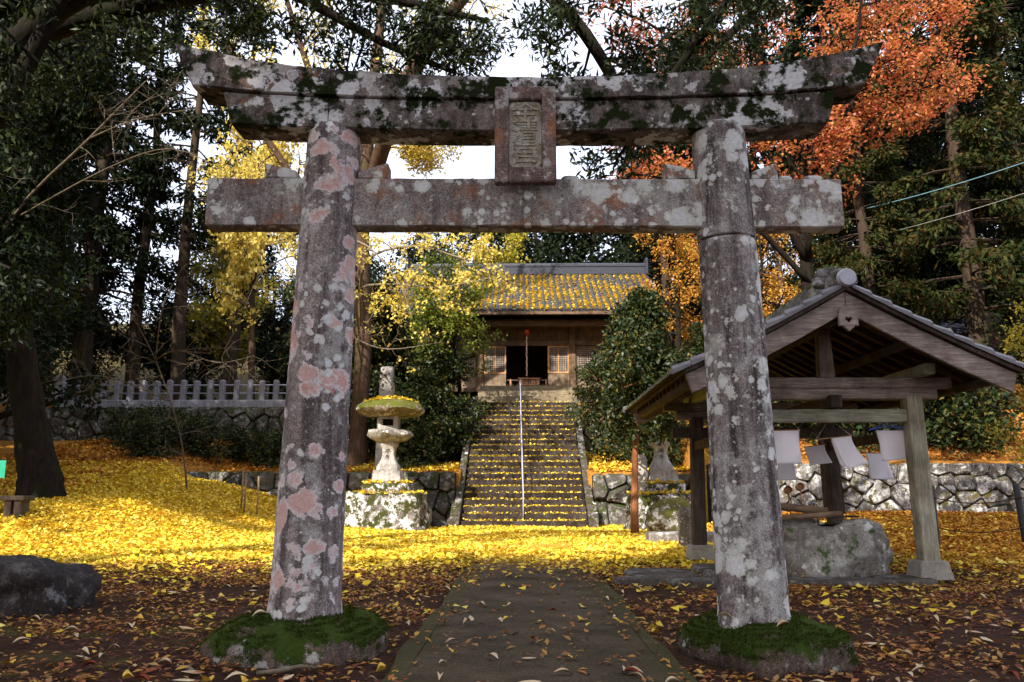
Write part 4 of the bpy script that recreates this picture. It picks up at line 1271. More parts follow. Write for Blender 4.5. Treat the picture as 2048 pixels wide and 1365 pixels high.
for s_ in (-1, 1):
    for (ya, yb, k) in ((RY0, RY0 + .05, 0), (RY1 - .05, RY1, 1)):
        # bargeboard, wider at the ridge, cut square at the foot
        mb = MB(); rings = []
        for i in range(17):
            u = UM * i / 16 + (.002 if i == 0 else 0)
            w = .225 - .02 * (i / 16)
            x = XC + s_ * u; z = rz_(u)
            dx = s_ * .06 * (i / 16)
            rings.append([(x - dx, ya, z - w), (x - dx, yb, z - w), (x, yb, z), (x, ya, z)])
        if s_ < 0: rings = rings[::-1]
        mb.loft(rings); mb.rough(.003, 6, s_ + k)
        mb.obj('bargeboard', 'wood_barge', pv, bevel=.006)
    slope_strip('verge_board', s_, .0, UM + .03, .012, .055, RY0 - .05, RY1 + .05, 'wood_dark', seed=s_ * 2)
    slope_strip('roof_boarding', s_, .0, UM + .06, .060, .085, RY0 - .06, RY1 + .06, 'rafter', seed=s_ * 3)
    for i in range(14):
        y = RY0 + .2 + i * .29
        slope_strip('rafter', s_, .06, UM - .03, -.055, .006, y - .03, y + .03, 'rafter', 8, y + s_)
    for u in (.75, UM - .12):
        mb = MB(); z = rz_(u) - .10
        if u < 1: z -= .02
        mb.box((XC + s_ * u, (RY0 + RY1) / 2, z), (.10, RY1 - RY0 - .14, .085))
        mb.obj('purlin', 'wood_dark', pv, bevel=.006)
    # tiles: verge tiles one by one, then rows running down the slope
    NTL = 9
    for (yv, face) in ((RY0 - .075, -1), (RY1 - .10, 1)):
        for i in range(NTL):
            u0 = .06 + (UM + .10) * i / NTL; u1 = .06 + (UM + .10) * (i + 1.0) / NTL
            mb = MB(); rings = []
            for k in range(5):
                u = u0 + (u1 - u0) * k / 4
                lift = .095 + .03 * (k / 4)
                x = XC + s_ * u; z = rz_(u)
                rings.append([(x, yv + .0, z + .06), (x, yv + .175, z + .087), (x, yv + .175, z + lift), (x, yv + .05, z + lift + .03), (x, yv, z + lift - .01)])
            if s_ < 0: rings = rings[::-1]
            mb.loft(rings); mb.rough(.004, 7, i)
            mb.obj('verge_tile', 'tile_grey', pv)
    tm = MB(); rings = []
    NR = 9
    for i in range(NR):
        for e, lift in ((0, .088), (.97, .115)):
            u = .08 + (UM + .08) * (i + e) / NR
            x = XC + s_ * u; z = rz_(u)
            rings.append([(x, v * .145, z + lift + .022 * math.cos(v * 3.1)) for v in (-1, -.6, -.2, .2, .6, 1)] + [(x, .145, z + .087), (x, -.145, z + .087)])
    if s_ < 0: rings = rings[::-1]
    tm.loft(rings)
    tme = bpy.data.meshes.new('tile_row'); tme.from_pydata([tuple(Vector(p) - Vector((3.42, 10.6, 0))+Vector((0,10.6,0))) for p in tm.v], [], tm.f); tme.update()
    tme.materials.append(M['tile_moss' if s_ < 0 else 'tile_grey'])
    for i in range(14):
        y = RY0 + .25 + i * .29
        link('tile_row', tme, pv, loc=(0, y - 10.6, 0))
mb = MB()
mb.box((XC, (RY0 + RY1) / 2, 3.235), (.26, RY1 - RY0 + .1, .12)).box((XC, (RY0 + RY1) / 2, 3.31), (.20, RY1 - RY0 + .1, .035))
mb.obj('ridge_tiles', 'tile_moss', pv, bevel=.01)
mb = MB(); mb.tube([(XC, RY0 + .15, 3.345), (XC, RY1 - .1, 3.345)], .075, 12); mb.obj('ridge_cap', 'tile_moss', pv, smooth=True)
# round end tile and the scrolled ridge ornament behind it
mb = MB(); mb.tube([(XC + .0, RY0 - .125, 3.235), (XC, RY0 - .10, 3.235), (XC, RY0 + .2, 3.235)], [.088, .10, .10], 24)
mb.obj('round_end_tile', 'tile_disc', pv, sharp=40)
mb = MB()
for k, (dx, dz, rx, rz2) in enumerate(((-.12, .06, .085, .075), (.03, .08, .08, .07), (-.05, .125, .075, .055), (-.19, -.02, .07, .06), (-.08, .0, .12, .09))):
    bb = boulder((XC + dx, RY0 + .24, 3.28 + dz), (rx, .06, rz2), k * 2.3, .35, n=18, m=12)
    mb.add(bb.v, bb.f)
mb.obj('ridge_ornament', 'tile_moss', pv, smooth=True)
# gable pendant with its heart-shaped hole
out = [(-.10, .10), (-.10, -.075), (-.07, -.058), (-.045, -.085), (0, -.125), (.045, -.085), (.07, -.058), (.10, -.075), (.10, .10), (.055, .15), (0, .155), (-.055, .15)]
def ray(P, a):
    c_, s_ = math.cos(a), math.sin(a); best = 9
    for i in range(len(P)):
        x1, y1 = P[i]; x2, y2 = P[(i + 1) % len(P)]
        den = c_ * (y2 - y1) - s_ * (x2 - x1)
        if abs(den) < 1e-9: continue
        r_ = (x1 * (y2 - y1) - y1 * (x2 - x1)) / den
        q_ = (x1 * s_ - y1 * c_) / den
        if r_ > 0 and -1e-6 <= q_ <= 1 + 1e-6: best = min(best, r_)
    return best
heart = []
for k in range(40):
    tt = 2 * math.pi * k / 40
    heart.append((.0024 * 16 * math.sin(tt) ** 3, .0024 * (13 * math.cos(tt) - 5 * math.cos(2 * tt) - 2 * math.cos(3 * tt) - math.cos(4 * tt)) + .004))
pz = 2.775; NA = 64
loops = []
for yy in (RY0 - .055, RY0 - .008):
    for P in (out, heart):
        loops.append([(XC + ray(P, 2 * math.pi * k / NA) * math.cos(2 * math.pi * k / NA), yy, pz + ray(P, 2 * math.pi * k / NA) * math.sin(2 * math.pi * k / NA)) for k in range(NA)])
mb = MB(); mb.loft([loops[0], loops[1], loops[3], loops[2], loops[0]], cap=False)
mb.obj('gable_pendant', 'wood_barge', pv)

# stone basin under the roof and the things on it
bs = thing('stone_water_basin', 'big lichened boulder hollowed as a water basin inside the pavilion', 'basin', (3.40, 9.75, 0))
mb = boulder((3.42, 9.80, .285), (.68, .58, .40), 2.6, .24, n=64, m=40, power=2.9)
mb.v = [(p[0], p[1], min(p[2], .655 + .02 * nz(p, 3)) if (p[0] - 3.42) ** 2 + (p[1] - 9.8) ** 2 > .19 else min(p[2], .56)) for p in mb.v]
mb.rough(.035, 3.2, 2, .012, 13)
mb.obj('basin_stone', 'boulder', bs, smooth=True)
MB().lathe([(.01, 0), (.36, .0), (.36, .004)], (3.42, 9.8, .585), 28).obj('water', 'basin_water', bs)
MB().box((3.45, 9.85, .665), (.85, .10, .02)).obj('edge_board', 'black_post', bs)
def bamboo(label, a, b, r, mat='bamboo'):
    a = Vector(a); b = Vector(b); mb = MB()
    pts = []; rad = []
    for i in range(13):
        f = i / 12
        pts.append(a.lerp(b, f)); rad.append(r * (1.12 if i in (4, 8) else 1))
    mb.tube(pts, rad, 12)
    tag(mb.obj_at('bamboo_pole', mat, a, sharp=60), label, 'bamboo', 'bamboo poles over the basin')
bamboo('thick bamboo length lying on top across the basin', (2.75, 9.55, .80), (3.38, 9.42, .735), .043)
bamboo('thinner split bamboo length lying on the front rim of the basin', (2.80, 9.40, .655), (3.50, 9.34, .715), .030)
def ladle(label, x, y, z):
    l = thing('ladle', label, 'ladle', (x, y, z), 'ladles at the basin')
    mb = MB(); mb.lathe([(.036, 0), (.044, .0), (.046, .07), (.040, .072), (.036, .012), (.01, .010)], (0, 0, 0), 16)
    rot = Matrix.Rotation(R(78), 3, 'X')
    mb.v = [tuple(Vector((x, y, z + .27)) + rot @ Vector(p)) for p in mb.v]
    mb.obj('cup', 'ladle', l, sharp=50)
    mb = MB(); mb.tube([(x + .012, y, z + .25), (x + .022, y - .015, z - .02)], .008, 6)
    mb.obj('handle', 'ladle', l, smooth=True)
ladle('pale wooden ladle standing left at the basin, half hidden by the gate pillar', 3.03, 9.74, .70)
ladle('pale wooden ladle standing right of the other one at the basin', 3.135, 9.62, .735)
tp = thing('water_tap', 'thin bent metal tap pipe behind the basin', 'tap', (3.52, 10.15, .5))
mb = MB(); mb.tube([(3.54, 10.2, .0), (3.54, 10.2, .78), (3.53, 10.19, .81), (3.50, 10.18, .82), (3.44, 10.16, .82), (3.425, 10.155, .80)], .014, 8)
mb.obj('pipe', 'metal', tp, smooth=True)

# towels on their sticks and hanger
def towel(label, x0, x1, ztop, zbot, y, apex, swing=0.0, depth=0.0, hanger=False, skew=0.0, stickx=None, drop=0.0, back=True, blow=0.0):
    t = thing('hanging_towel', label, 'towel', ((x0 + x1) / 2, y, ztop), 'towels hung in the pavilion')
    def sheet(off, zb, sw, wob):
        nx_, nz2 = 10, 14
        V = []; Fq = []
        for j in range(nz2 + 1):
            f = j / nz2
            for i in range(nx_ + 1):
                u = i / nx_
                zt = ztop + drop * u
                V.append((x0 + (x1 - x0) * u + sw * f ** 1.3 + .008 * math.sin(f * 5 + i * .3), y + off * min(1, f * 6) + depth * f ** 1.5 + wob * math.sin(u * 7 + f * 3) * f, zt + (zb - ztop) * f + skew * u * f))
        for j in range(nz2):
            for i in range(nx_):
                a = j * (nx_ + 1) + i
                Fq.append((a, a + 1, a + nx_ + 2, a + nx_ + 1))
        mb = MB().add(V, Fq)
        o = mb.obj('cloth', 'cloth', t, smooth=True)
        s = o.modifiers.new('thickness', 'SOLIDIFY'); s.thickness = .003
        return o
    sheet(-.008, zbot, swing, .010)
    if back:
        sheet(.03, zbot + .02, swing * .7 + blow, .014)
    if hanger:
        mb = MB()
        cx = apex[0]; hw = .23
        mb.tube([(cx - hw, y, ztop + .005), (cx - hw * .9, y, ztop + .012), (cx, y, ztop + .10), (cx + hw * .9, y, ztop + .012), (cx + hw, y, ztop + .005)], .008, 6)
        mb.tube([(cx - hw * .95, y, ztop + .006), (cx - .05, y, ztop + .045), (cx + .05, y, ztop + .045), (cx + hw * .95, y, ztop + .006)], .007, 6)
        mb.tube([(cx - .04, y, ztop + .045), (cx - .03, y, ztop + .09)], .006, 5)
        mb.tube([(cx + .04, y, ztop + .045), (cx + .03, y, ztop + .09)], .006, 5)
        hg = mb.obj('hanger', 'blue_plastic', t)
        mb = MB(); mb.tube([(cx, y, ztop + .10), (cx, y, ztop + .16), (cx + .02, y + .01, ztop + .185), (cx, y + .03, ztop + .2)], .005, 6)
        mb.obj('hook', 'string', hg)
    else:
        sx0, sx1 = stickx
        zl = ztop + drop * (sx0 - x0) / (x1 - x0); zr = ztop + drop * (sx1 - x0) / (x1 - x0)
        mb = MB(); mb.tube([(sx0, y, zl), (sx1, y, zr)], .007, 6); mb.obj('stick', 'ladle', t)
        mb = MB(); mb.tube([(sx0 + .01, y, zl), apex, (sx1 - .01, y, zr)], .0025, 4); mb.obj('string', 'string', t)
towel('white towel hanging straight beside the gate pillar', 2.79, 3.105, 1.655, 1.265, 9.4, (2.96, 9.38, 1.84), swing=.0, stickx=(2.76, 3.12), drop=.008)
towel('white towel blown sideways on a stick in the middle of the pavilion', 3.47, 3.70, 1.57, 1.21, 9.4, (3.46, 9.38, 1.79), swing=.125, stickx=(3.28, 3.715), drop=.025, depth=-.10, skew=.04)
towel('white towel on a blue plastic hanger beside the front post', 4.0, 4.34, 1.655, 1.30, 9.4, (4.14, 9.4, 1.77), swing=.05, hanger=True, skew=.03, blow=.06)
towel('grey shaded towel swinging at the back of the pavilion, middle one', 3.70, 3.98, 1.555, 1.31, 11.0, (3.84, 11.0, 1.75), swing=.08, stickx=(3.68, 4.0), drop=.03, back=False)
towel('grey shaded towel hanging low behind the straight one', 3.33, 3.56, 1.50, 1.11, 11.0, (3.45, 11.0, 1.72), swing=.0, stickx=(3.31, 3.58), back=False)
towel('grey shaded towel hanging behind the front post', 4.52, 4.82, 1.47, 1.12, 11.0, (4.67, 11.0, 1.70), swing=.05, stickx=(4.50, 4.84), back=False)

# flat stones set round the pavilion
for i, (x, y, rx, ry, h, lab) in enumerate((
        (1.42, 9.15, .40, .50, .09, 'flat dark paving stone just right of the path'),
        (2.25, 9.55, .40, .50, .11, 'flat dark paving stone behind the right gate pillar'),
        (3.25, 8.95, .62, .24, .035, 'long flat stone lying in front of the water basin'),
        (4.05, 9.15, .28, .34, .035, 'flat stone between the basin and the front post'),
        (1.05, 8.55, .22, .14, .09, 'small kerb stone at the right edge of the path'),
        (1.75, 8.50, .35, .13, .08, 'narrow kerb stone before the dark paving stone'))):
    mb = MB(); rings = []
    for zf, k in ((-.5, 1.0), (.6, 1.0), (.92, .96), (1, .88)):
        ring = []
        for j in range(28):
            a = 2 * math.pi * j / 28
            q = (abs(math.cos(a)) ** 4 + abs(math.sin(a)) ** 4) ** -.25 * k * (1 + .12 * nz((math.cos(a), math.sin(a), 0), 1.5, i * 7))
            ring.append((x + rx * q * math.cos(a), y + ry * q * math.sin(a), h * zf + .012 * nz((math.cos(a) * 2, math.sin(a) * 2, zf), 1.3, i)))
        rings.append(ring)
    mb.loft(rings)
    tag(mb.obj_at('flat_stone', 'slab_stone', (x, y, 0), sharp=40), lab, 'flat stone', 'flat stones round the pavilion')

# ------------------------------------------------------------------ other small things
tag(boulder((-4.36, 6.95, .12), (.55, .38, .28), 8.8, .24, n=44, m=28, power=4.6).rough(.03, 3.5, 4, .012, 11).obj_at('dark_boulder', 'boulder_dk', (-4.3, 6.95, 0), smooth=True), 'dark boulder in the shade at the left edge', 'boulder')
bn = thing('low_bench', 'low dark wooden bench cut off by the left edge', 'bench', (-9.9, 15.0, gz1(-9.9, 15)))
zb = gz1(-9.6, 15)
MB().box((-9.95, 15, zb + .33), (1.35, .36, .09)).obj('seat', 'wood_dark', bn, bevel=.015)
for x in (-9.50, -10.4):
    for dx in (-.09, .09):
        MB().box((x + dx, 15, zb + .1), (.13, .28, .38)).obj('leg', 'wood_dark', bn, bevel=.01)
sg = thing('green_sign', 'small green sign at the left edge before the mossy tree', 'sign', (-8.72, 13, gz1(-8.7, 13)))
MB().box((-8.72, 13, 1.32), (.44, .012, .28)).obj('board', 'green_sign', sg)
mb = MB(); mb.tube([(-8.75, 13.02, gz1(-8.7, 13) - .05), (-8.75, 13.02, 1.4)], .015, 6); mb.obj('stake', 'metal', sg)
for i, (x, y, h, lab) in enumerate(((-7.06, 20.0, .98, 'leftmost of the three thin stakes by the lower wall'), (-6.95, 19.9, .95, 'middle one of the three thin stakes, close to the leftmost'), (-6.60, 19.8, .98, 'rightmost of the three thin stakes by the lower wall'))):
    z = gz1(x, y)
    mb = MB(); mb.tube([(x, y, z - .1), (x + .01, y, z + h * .5), (x, y, z + h)], .024, 7)
    tag(mb.obj_at('wooden_stake', 'stake', (x, y, z), smooth=True), lab, 'stake', 'thin stakes by the lower wall')
rposts = []
for i, (x, y, h, lean, lab) in enumerate(((6.86, 14.0, 1.0, .0, 'black rope post behind the front pavilion post'), (8.30, 14.0, 1.03, -.06, 'black rope post at the right edge'))):
    z = gz1(x, y)
    mb = MB(); mb.tube([(x - lean, y, z - .15), (x, y, z + h - .02), (x, y, z + h)], [.055, .055, .04], 12)
    tag(mb.obj_at('rope_post', 'black_post', (x, y, z), sharp=50), lab, 'post', 'black rope posts')
for k, (zz, sag, lab) in enumerate(((.80, .10, 'upper dark rope slung between the black posts'), (.30, .08, 'lower dark rope slung between the black posts'))):
    mb = MB(); pts = []
    za, zb2 = gz1(6.86, 14) + zz, gz1(8.3, 14) + zz
    for i in range(13):
        f = i / 12
        pts.append((6.86 + 1.44 * f, 13.94, za + (zb2 - za) * f - sag * 4 * f * (1 - f)))
    for i in range(1, 8):
        f = i / 12
        pts.append((8.3 + 1.44 * f, 13.94, zb2 - sag * 4 * f * (1 - f)))
    mb.tube(pts, .010, 6)
    tag(mb.obj_at('rope', 'rope', pts[0], smooth=True), lab, 'rope', 'ropes between the black posts')
up = thing('utility_pole', 'grey concrete utility pole behind the right gate pillar', 'pole', (10.45, 32, gz1(10.45, 32)))
mb = MB(); mb.tube([(10.45, 32, 5), (10.43, 32, 9), (10.42, 32, 12.2)], [.15, .135, .115], 14); mb.obj('shaft', 'pole', up, smooth=True)
mb = MB(); mb.box((10.42, 32, 11.9), (1.4, .08, .09)); mb.obj('crossarm', 'metal', up)
def wire(label, a, b, r, mat, sag):
    a = Vector(a); b = Vector(b); mb = MB(); pts = []
    for i in range(25):
        f = i / 24
        p = a.lerp(b, f); p.z -= sag * 4 * f * (1 - f); pts.append(p)
    mb.tube(pts, r, 5)
    tag(mb.obj_at('overhead_wire', mat, a), label, 'wire', 'overhead wires')
wire('upper pale blue overhead wire crossing the dark trees at right', (10.42, 31.9, 11.9), (14.6, 14, 9.05), .013, 'blue_wire', .55)
wire('lower thin grey overhead wire crossing the dark trees at right', (10.42, 31.9, 10.6), (14.9, 15, 8.6), .008, 'grey_wire', .45)
hs = thing('small_house', 'small tiled roof half hidden by trees on the right slope', 'house', (13.2, 27.5, gz1(13.2, 27.5)))
zh = 5.1
mb = MB(); mb.box((13.4, 28.2, zh), (3.2, 2.6, 2.6)); mb.obj('wall', 'shrine_beam', hs)
mb = MB(); rings = []
for x in (11.5, 15.3):
    rings.append([(x, 26.5, zh + 1.1), (x, 28.2, zh + 2.25), (x, 29.9, zh + 1.1), (x, 29.9, zh + 1.22), (x, 28.2, zh + 2.4), (x, 26.5, zh + 1.22)])
mb.loft(rings); mb.obj('roof', 'tile', hs)

# ------------------------------------------------------------------ trees and shrubs
def rel(pts, b):
    return [(p[0] - b[0], p[1] - b[1], p[2] - b[2], p[3]) for p in pts]
def smooth_path(pts, n=4):
    """Catmull-Rom through guide points (x,y,z,r)"""
    P = [np.array(p, float) for p in pts]
    Q = []
    for i in range(len(P) - 1):
        p0 = P[max(i - 1, 0)]; p1 = P[i]; p2 = P[i + 1]; p3 = P[min(i + 2, len(P) - 1)]
        for k in range(n):
            t_ = k / n
            q = .5 * ((2 * p1) + (-p0 + p2) * t_ + (2 * p0 - 5 * p1 + 4 * p2 - p3) * t_ ** 2 + (-p0 + 3 * p1 - 3 * p2 + p3) * t_ ** 3)
            q[3] = p1[3] + (p2[3] - p1[3]) * t_
            Q.append(tuple(q))
    Q.append(tuple(P[-1]))
    return Q

# big mossy tree on the left mound
b0 = (-10.25, 17.0, gz1(-10.25, 17) - .1)
T = Tree(11)
trunk = smooth_path(rel([(-10.2, 17, b0[2] - .3, .62), (-10.35, 17, 1.3, .40), (-10.7, 17, 2.6, .31), (-11.2, 17, 4.6, .29), (-11.4, 16.8, 7.0, .30), (-11.2, 16.5, 10, .2), (-11, 16.4, 13, .1)], b0), 9)
T.limb(trunk, 26)
T.wood.rough(.07, 2.6, 3, .03, 9)
for g_ in ([(-11.2, 16.9, 5.2, .20), (-10.2, 15.5, 7.2, .15), (-9.2, 14.6, 9.6, .10), (-8.3, 14, 11.5, .06)],
           [(-11.3, 16.9, 6.2, .18), (-10.4, 16.0, 7.6, .12), (-9.7, 15.4, 8.6, .08), (-9.4, 15, 9.4, .04)],
           [(-11.2, 16.8, 5.0, .15), (-10.6, 15.2, 5.6, .10), (-10.0, 14.0, 5.4, .07), (-9.6, 13.4, 4.8, .03)],
           [(-11.3, 16.7, 8.0, .18), (-12.4, 15.5, 9.5, .12), (-12.5, 14.5, 11, .06)],
           [(-11.2, 16.6, 9.5, .16), (-10, 15.6, 11, .1), (-8.6, 15, 12.5, .05)]):
    G = smooth_path(rel(g_, b0)); T.limb(G, 8)
    T.sprout(G, 9, 1.7, .05, .15, .8, .0, 3, 4, 42, .13, .3)
T.sprout(trunk, 10, 2.0, .06, .5, .85, .05, 3, 4, 40, .13, .3)
T.build('mossy_tree', 'big dark mossy leaning tree on the left mound', b0, .17, .06, 'bark_dark', 'L_dark')

# evergreen oaks whose boughs hang across the top of the picture
b0 = (-7.6, 8.8, 0)
T = Tree(12)
trunk = smooth_path(rel([(-7.6, 8.8, -.3, .5), (-7.5, 8.8, 2, .34), (-7.3, 8.7, 4.5, .28), (-7.2, 8.8, 8, .2), (-7, 9, 11, .1)], b0))
T.limb(trunk, 14)
for g_, nb, lv in (([(-7.3, 8.7, 4.6, .22), (-5.6, 8.5, 6.6, .15), (-3.2, 8.4, 7.6, .12), (-1.2, 8.4, 7.7, .10), (.22, 8.5, 6.7, .085), (.9, 8.5, 5.7, .07), (1.15, 8.6, 4.9, .04)], 15, 3),
               ([(-7.2, 8.8, 6.0, .18), (-5, 9.6, 7.4, .12), (-2.6, 10.2, 7.9, .08), (-.6, 10.6, 7.7, .04)], 11, 3),
               ([(-7.2, 8.8, 6.4, .15), (-5.2, 9.2, 7.9, .11), (-3.4, 9.6, 7.6, .08), (-2.0, 9.8, 6.9, .05), (-1.0, 9.9, 6.5, .03)], 14, 3),
               ([(-7.35, 8.7, 3.8, .16), (-6.1, 8.2, 4.7, .12), (-5.4, 8.0, 6.0, .09), (-4.9, 8.0, 7.4, .05)], 9, 3)):
    G = smooth_path(rel(g_, b0)); T.limb(G, 8)
    T.sprout(G, int(nb * 1.35), .95, .022, .22, .8, -.02, lv, 4, 19, .08, .25)
T.build('evergreen_oak', 'dark evergreen oak reaching long boughs over the gate from the left', b0, .125, .036, 'bark_dark', 'L_oak')

b0 = (9.4, 11.0, 0)
T = Tree(13)
trunk = smooth_path(rel([(9.4, 11, -.3, .45), (9.3, 11, 2.5, .3), (9.2, 10.9, 5.5, .25), (9.0, 10.8, 9, .18), (8.8, 10.8, 12, .1)], b0))
T.limb(trunk, 12)
for g_, nb in (([(9.05, 10.9, 8.0, .18), (6.6, 10.6, 9.9, .13), (4.4, 10.4, 9.6, .10), (3.0, 10.2, 8.0, .08), (2.0, 10.0, 6.6, .05), (1.3, 9.9, 5.6, .03)], 15),
               ([(9.0, 10.9, 9.0, .15), (5.8, 11.6, 10.4, .1), (3.4, 11.9, 8.4, .07), (2.4, 12, 7.3, .04)], 10)):
    G = smooth_path(rel(g_, b0)); T.limb(G, 7)
    T.sprout(G, int(nb * 1.2), .95, .022, .45, .8, -.03, 3, 4, 19, .08, .25)
T.build('evergreen_oak', 'dark evergreen oak drooping boughs above the right half of the gate', b0, .125, .036, 'bark_dark', 'L_oak')

# old ginkgo behind the left lantern: main stem, broad limbs and the low hanging twigs
b0 = (-5.35, 25.2, gz1(-5.35, 25.2))
T = Tree(14)
trunk = smooth_path(rel([(-5.3, 25.2, 1.2, .42), (-5.3, 25.2, 3, .28), (-5.25, 25.2, 6, .26), (-5.4, 25.1, 9, .25), (-5.3, 25, 12.5, .22), (-5.0, 25, 17, .16), (-4.8, 25, 20, .06)], b0))
T.limb(trunk, 14)
for g_, nb, ln, lv in (
        ([(-5.4, 25.1, 9.5, .24), (-4.2, 22.6, 11.8, .26), (-2.8, 21.0, 13.6, .22), (-1.2, 20, 15.2, .16), (.4, 19.6, 17, .08)], 8, 1.7, 6),
        ([(-5.4, 25.1, 8.0, .18), (-7.0, 24.4, 10.2, .13), (-8.6, 24, 12.6, .10), (-9.8, 23.8, 15.5, .05)], 10, 1.7, 14),
        ([(-5.3, 25, 10.5, .16), (-6.6, 23.2, 13.4, .12), (-7.6, 22.4, 16.5, .06)], 9, 1.6, 12),
        ([(-5.2, 25, 13, .15), (-3.9, 25.5, 15.8, .1), (-3.0, 25.6, 18.5, .05)], 8, 1.6, 9),
        ([(-5.35, 25.1, 7.4, .14), (-6.4, 23.6, 8.6, .10), (-7.8, 22.6, 9.4, .06), (-9.2, 22.2, 9.6, .03)], 10, 1.5, 12),
        ([(-5.2, 25.0, 10.6, .13), (-4.4, 24.2, 12.0, .09), (-3.5, 23.8, 12.2, .05), (-3.1, 23.6, 11.6, .02)], 11, 1.2, 26)):
    G = smooth_path(rel(g_, b0)); T.limb(G, 7)
    T.sprout(G, nb, ln, .045, .3, .75, .02, 3, 4, lv, .13, .25)
for g_, nb, lv in (
        ([(-5.3, 25, 6.2, .0600), (-4.8, 22.8, 7.6, .0400), (-3.2, 21.4, 7.7, .0300), (-1.8, 20.9, 7.2, .0200), (-.6, 20.8, 6.8, .0100)], 13, 15),
        ([(-5.3, 25, 5.6, .0550), (-4.9, 22.4, 6.6, .0350), (-3.8, 21, 6.5, .0250), (-2.4, 20.6, 6.3, .0150), (-1.0, 20.6, 6.55, .0075)], 13, 14),
        ([(-5.3, 25, 6.8, .0500), (-5.4, 22.5, 8.0, .0350), (-4.4, 21, 7.6, .0250), (-3.4, 20.5, 6.4, .0150), (-3.0, 20.3, 5.4, .0060)], 10, 8),
        ([(-5.2, 24.8, 5.0, .0450), (-5.0, 22.6, 5.6, .0300), (-4.6, 21, 5.0, .0200), (-3.6, 20.4, 4.6, .0125), (-2.2, 20.2, 4.75, .0050)], 8, 2),
        ([(-5.3, 24.8, 7.4, .0500), (-6.4, 22.6, 7.8, .0300), (-7.2, 21.2, 7.0, .0200), (-7.5, 20.6, 5.8, .0075)], 9, 7)):
    G = smooth_path(rel(g_, b0)); T.limb(G, 6, twig=True)
    T.sprout(G, nb, .95, .016, .3, .72, -.03, 2, 5, lv, .06, .2, wob=.22, thin=.6)
T.build('ginkgo_tree', 'old ginkgo behind the left lantern with bare pale twigs and yellow leaves', b0, .088, .085, 'bark_brown', 'L_ginkgo', fan=True, twig_mat='bark_pale')

# red maple on the right slope
b0 = (7.2, 19.3, gz1(7.2, 19.3))
T = Tree(15); T.zs = .3
trunk = smooth_path(rel([(7.2, 19.3, 0, .26), (7.1, 19.3, 3, .20), (6.9, 19.2, 6, .17), (6.9, 19, 8.5, .13)], b0))
T.limb(trunk, 10)
for g_ in ([(6.9, 19.1, 6.5, .10), (5.6, 18.4, 8.6, .08), (4.2, 18, 10.2, .05), (2.9, 17.8, 11.2, .02)],
           [(6.9, 19, 7.5, .11), (6.2, 18.4, 10, .08), (5.6, 18, 12.4, .05), (5.2, 17.8, 14, .02)],
           [(6.9, 19, 8.0, .11), (7.4, 18.2, 10, .08), (8.0, 17.8, 11.8, .05), (8.2, 17.6, 13.6, .02)],
           [(6.9, 19, 8.0, .10), (7.9, 18.2, 10.2, .07), (8.8, 17.8, 11.4, .05), (9.7, 17.6, 11.9, .02)],
           [(6.9, 19, 7.6, .08), (8.0, 18.4, 9.4, .05), (9.1, 18, 10.4, .03), (10.0, 17.8, 10.5, .02)],
           [(6.9, 19, 6.6, .09), (6.6, 18, 8.6, .06), (6.2, 17.4, 9.6, .03)],
           [(6.9, 19.1, 7.2, .10), (5.2, 18.6, 10.4, .07), (3.4, 18.2, 12.2, .04), (1.9, 18, 12.8, .02)],
           [(6.9, 19.1, 6.0, .08), (5.4, 18.6, 7.4, .06), (3.8, 18.2, 8.2, .04), (2.4, 18, 8.4, .02)]):
    G = smooth_path(rel(g_, b0)); T.limb(G, 6)
    T.sprout(G, 11, 1.4, .028, .3, .8, .02, 3, 4, 15, .17, .12, flat=.8)
T.build('maple_tree', 'red and orange maple spreading behind the right end of the gate', b0, .105, .07, 'bark_dark', 'L_maple_r', updir=2.2)

def maple(seed, name, label, loc, h, cr, leaf, leaves=26, size=.11, prim=12, base=.35):
    T = broadleaf(seed, h, cr, .03 * h * .5, base, prim, 4, leaves, .12, .05, .1)
    return T.build(name, label, loc, size, size * .65, 'bark_dark', leaf, updir=1.2)
mo = maple(21, 'maple_tree', 'orange and yellow maple between the shrine and the right gate pillar', (5.3, 27.5, gz1(5.3, 27.5)), 7.6, 2.1, 'L_maple_o', 30)
copy_tree(mo, (8.4, 27, gz1(8.4, 27)), 2.2, .92, 'yellow orange maple just right of the gate pillar')
copy_tree(mo, (10.9, 15.6, gz1(10.9, 15.6)), 1.2, .70, 'yellow maple at the right edge', {'crown': 'L_ginkgo_g'})
mg = maple(22, 'maple_tree', 'green maple hanging over the left end of the shrine roof', (-2.3, 26.6, gz1(-2.3, 26.6)), 7.2, 2.0, 'L_maple_g', 40, .11, 14, .55)

# broadleaf evergreens by the stairs
def camellia(seed, name, label, loc, h, cr, leaves, size, tr, base=.22, prim=16, bark='bark_dark', leaf='L_camellia'):
    T = Tree(seed)
    P, _ = T.path(Vector((0, 0, -.2)), Vector((0, 0, 1)), h * .92, tr, tr * .2, 9, .03, .1)
    T.limb(P, 10)
    for k in range(prim):
        f = base + (1 - base) * (k + .5) / prim
        w = cr * (1 - .88 * ((f - base) / (1 - base)) ** 1.25) * (.75 + .25 * min(1, (f - base) * 8))
        i = min(int(f * 9), 8); p = Vector(P[i][:3]).lerp(Vector(P[i + 1][:3]), f * 9 - i)
        a = k * 2.4 + T.r.uniform(-.4, .4)
        for q in range(2):
            a += 3.14 * q
            Q, _ = T.path(p, Vector((math.cos(a), math.sin(a), T.r.uniform(.0, .5))), w * T.r.uniform(.6, 1.25), tr * .3, .012, 5, .07, -.02)
            T.limb(Q, 5, twig=True)
            T.sprout(Q, 6, w * .5, .016, .15, .8, .08, 2, 4, leaves, .09, .15)
    return T.build(name, label, loc, size, size * .5, bark, leaf, twig_mat='bark_dark')
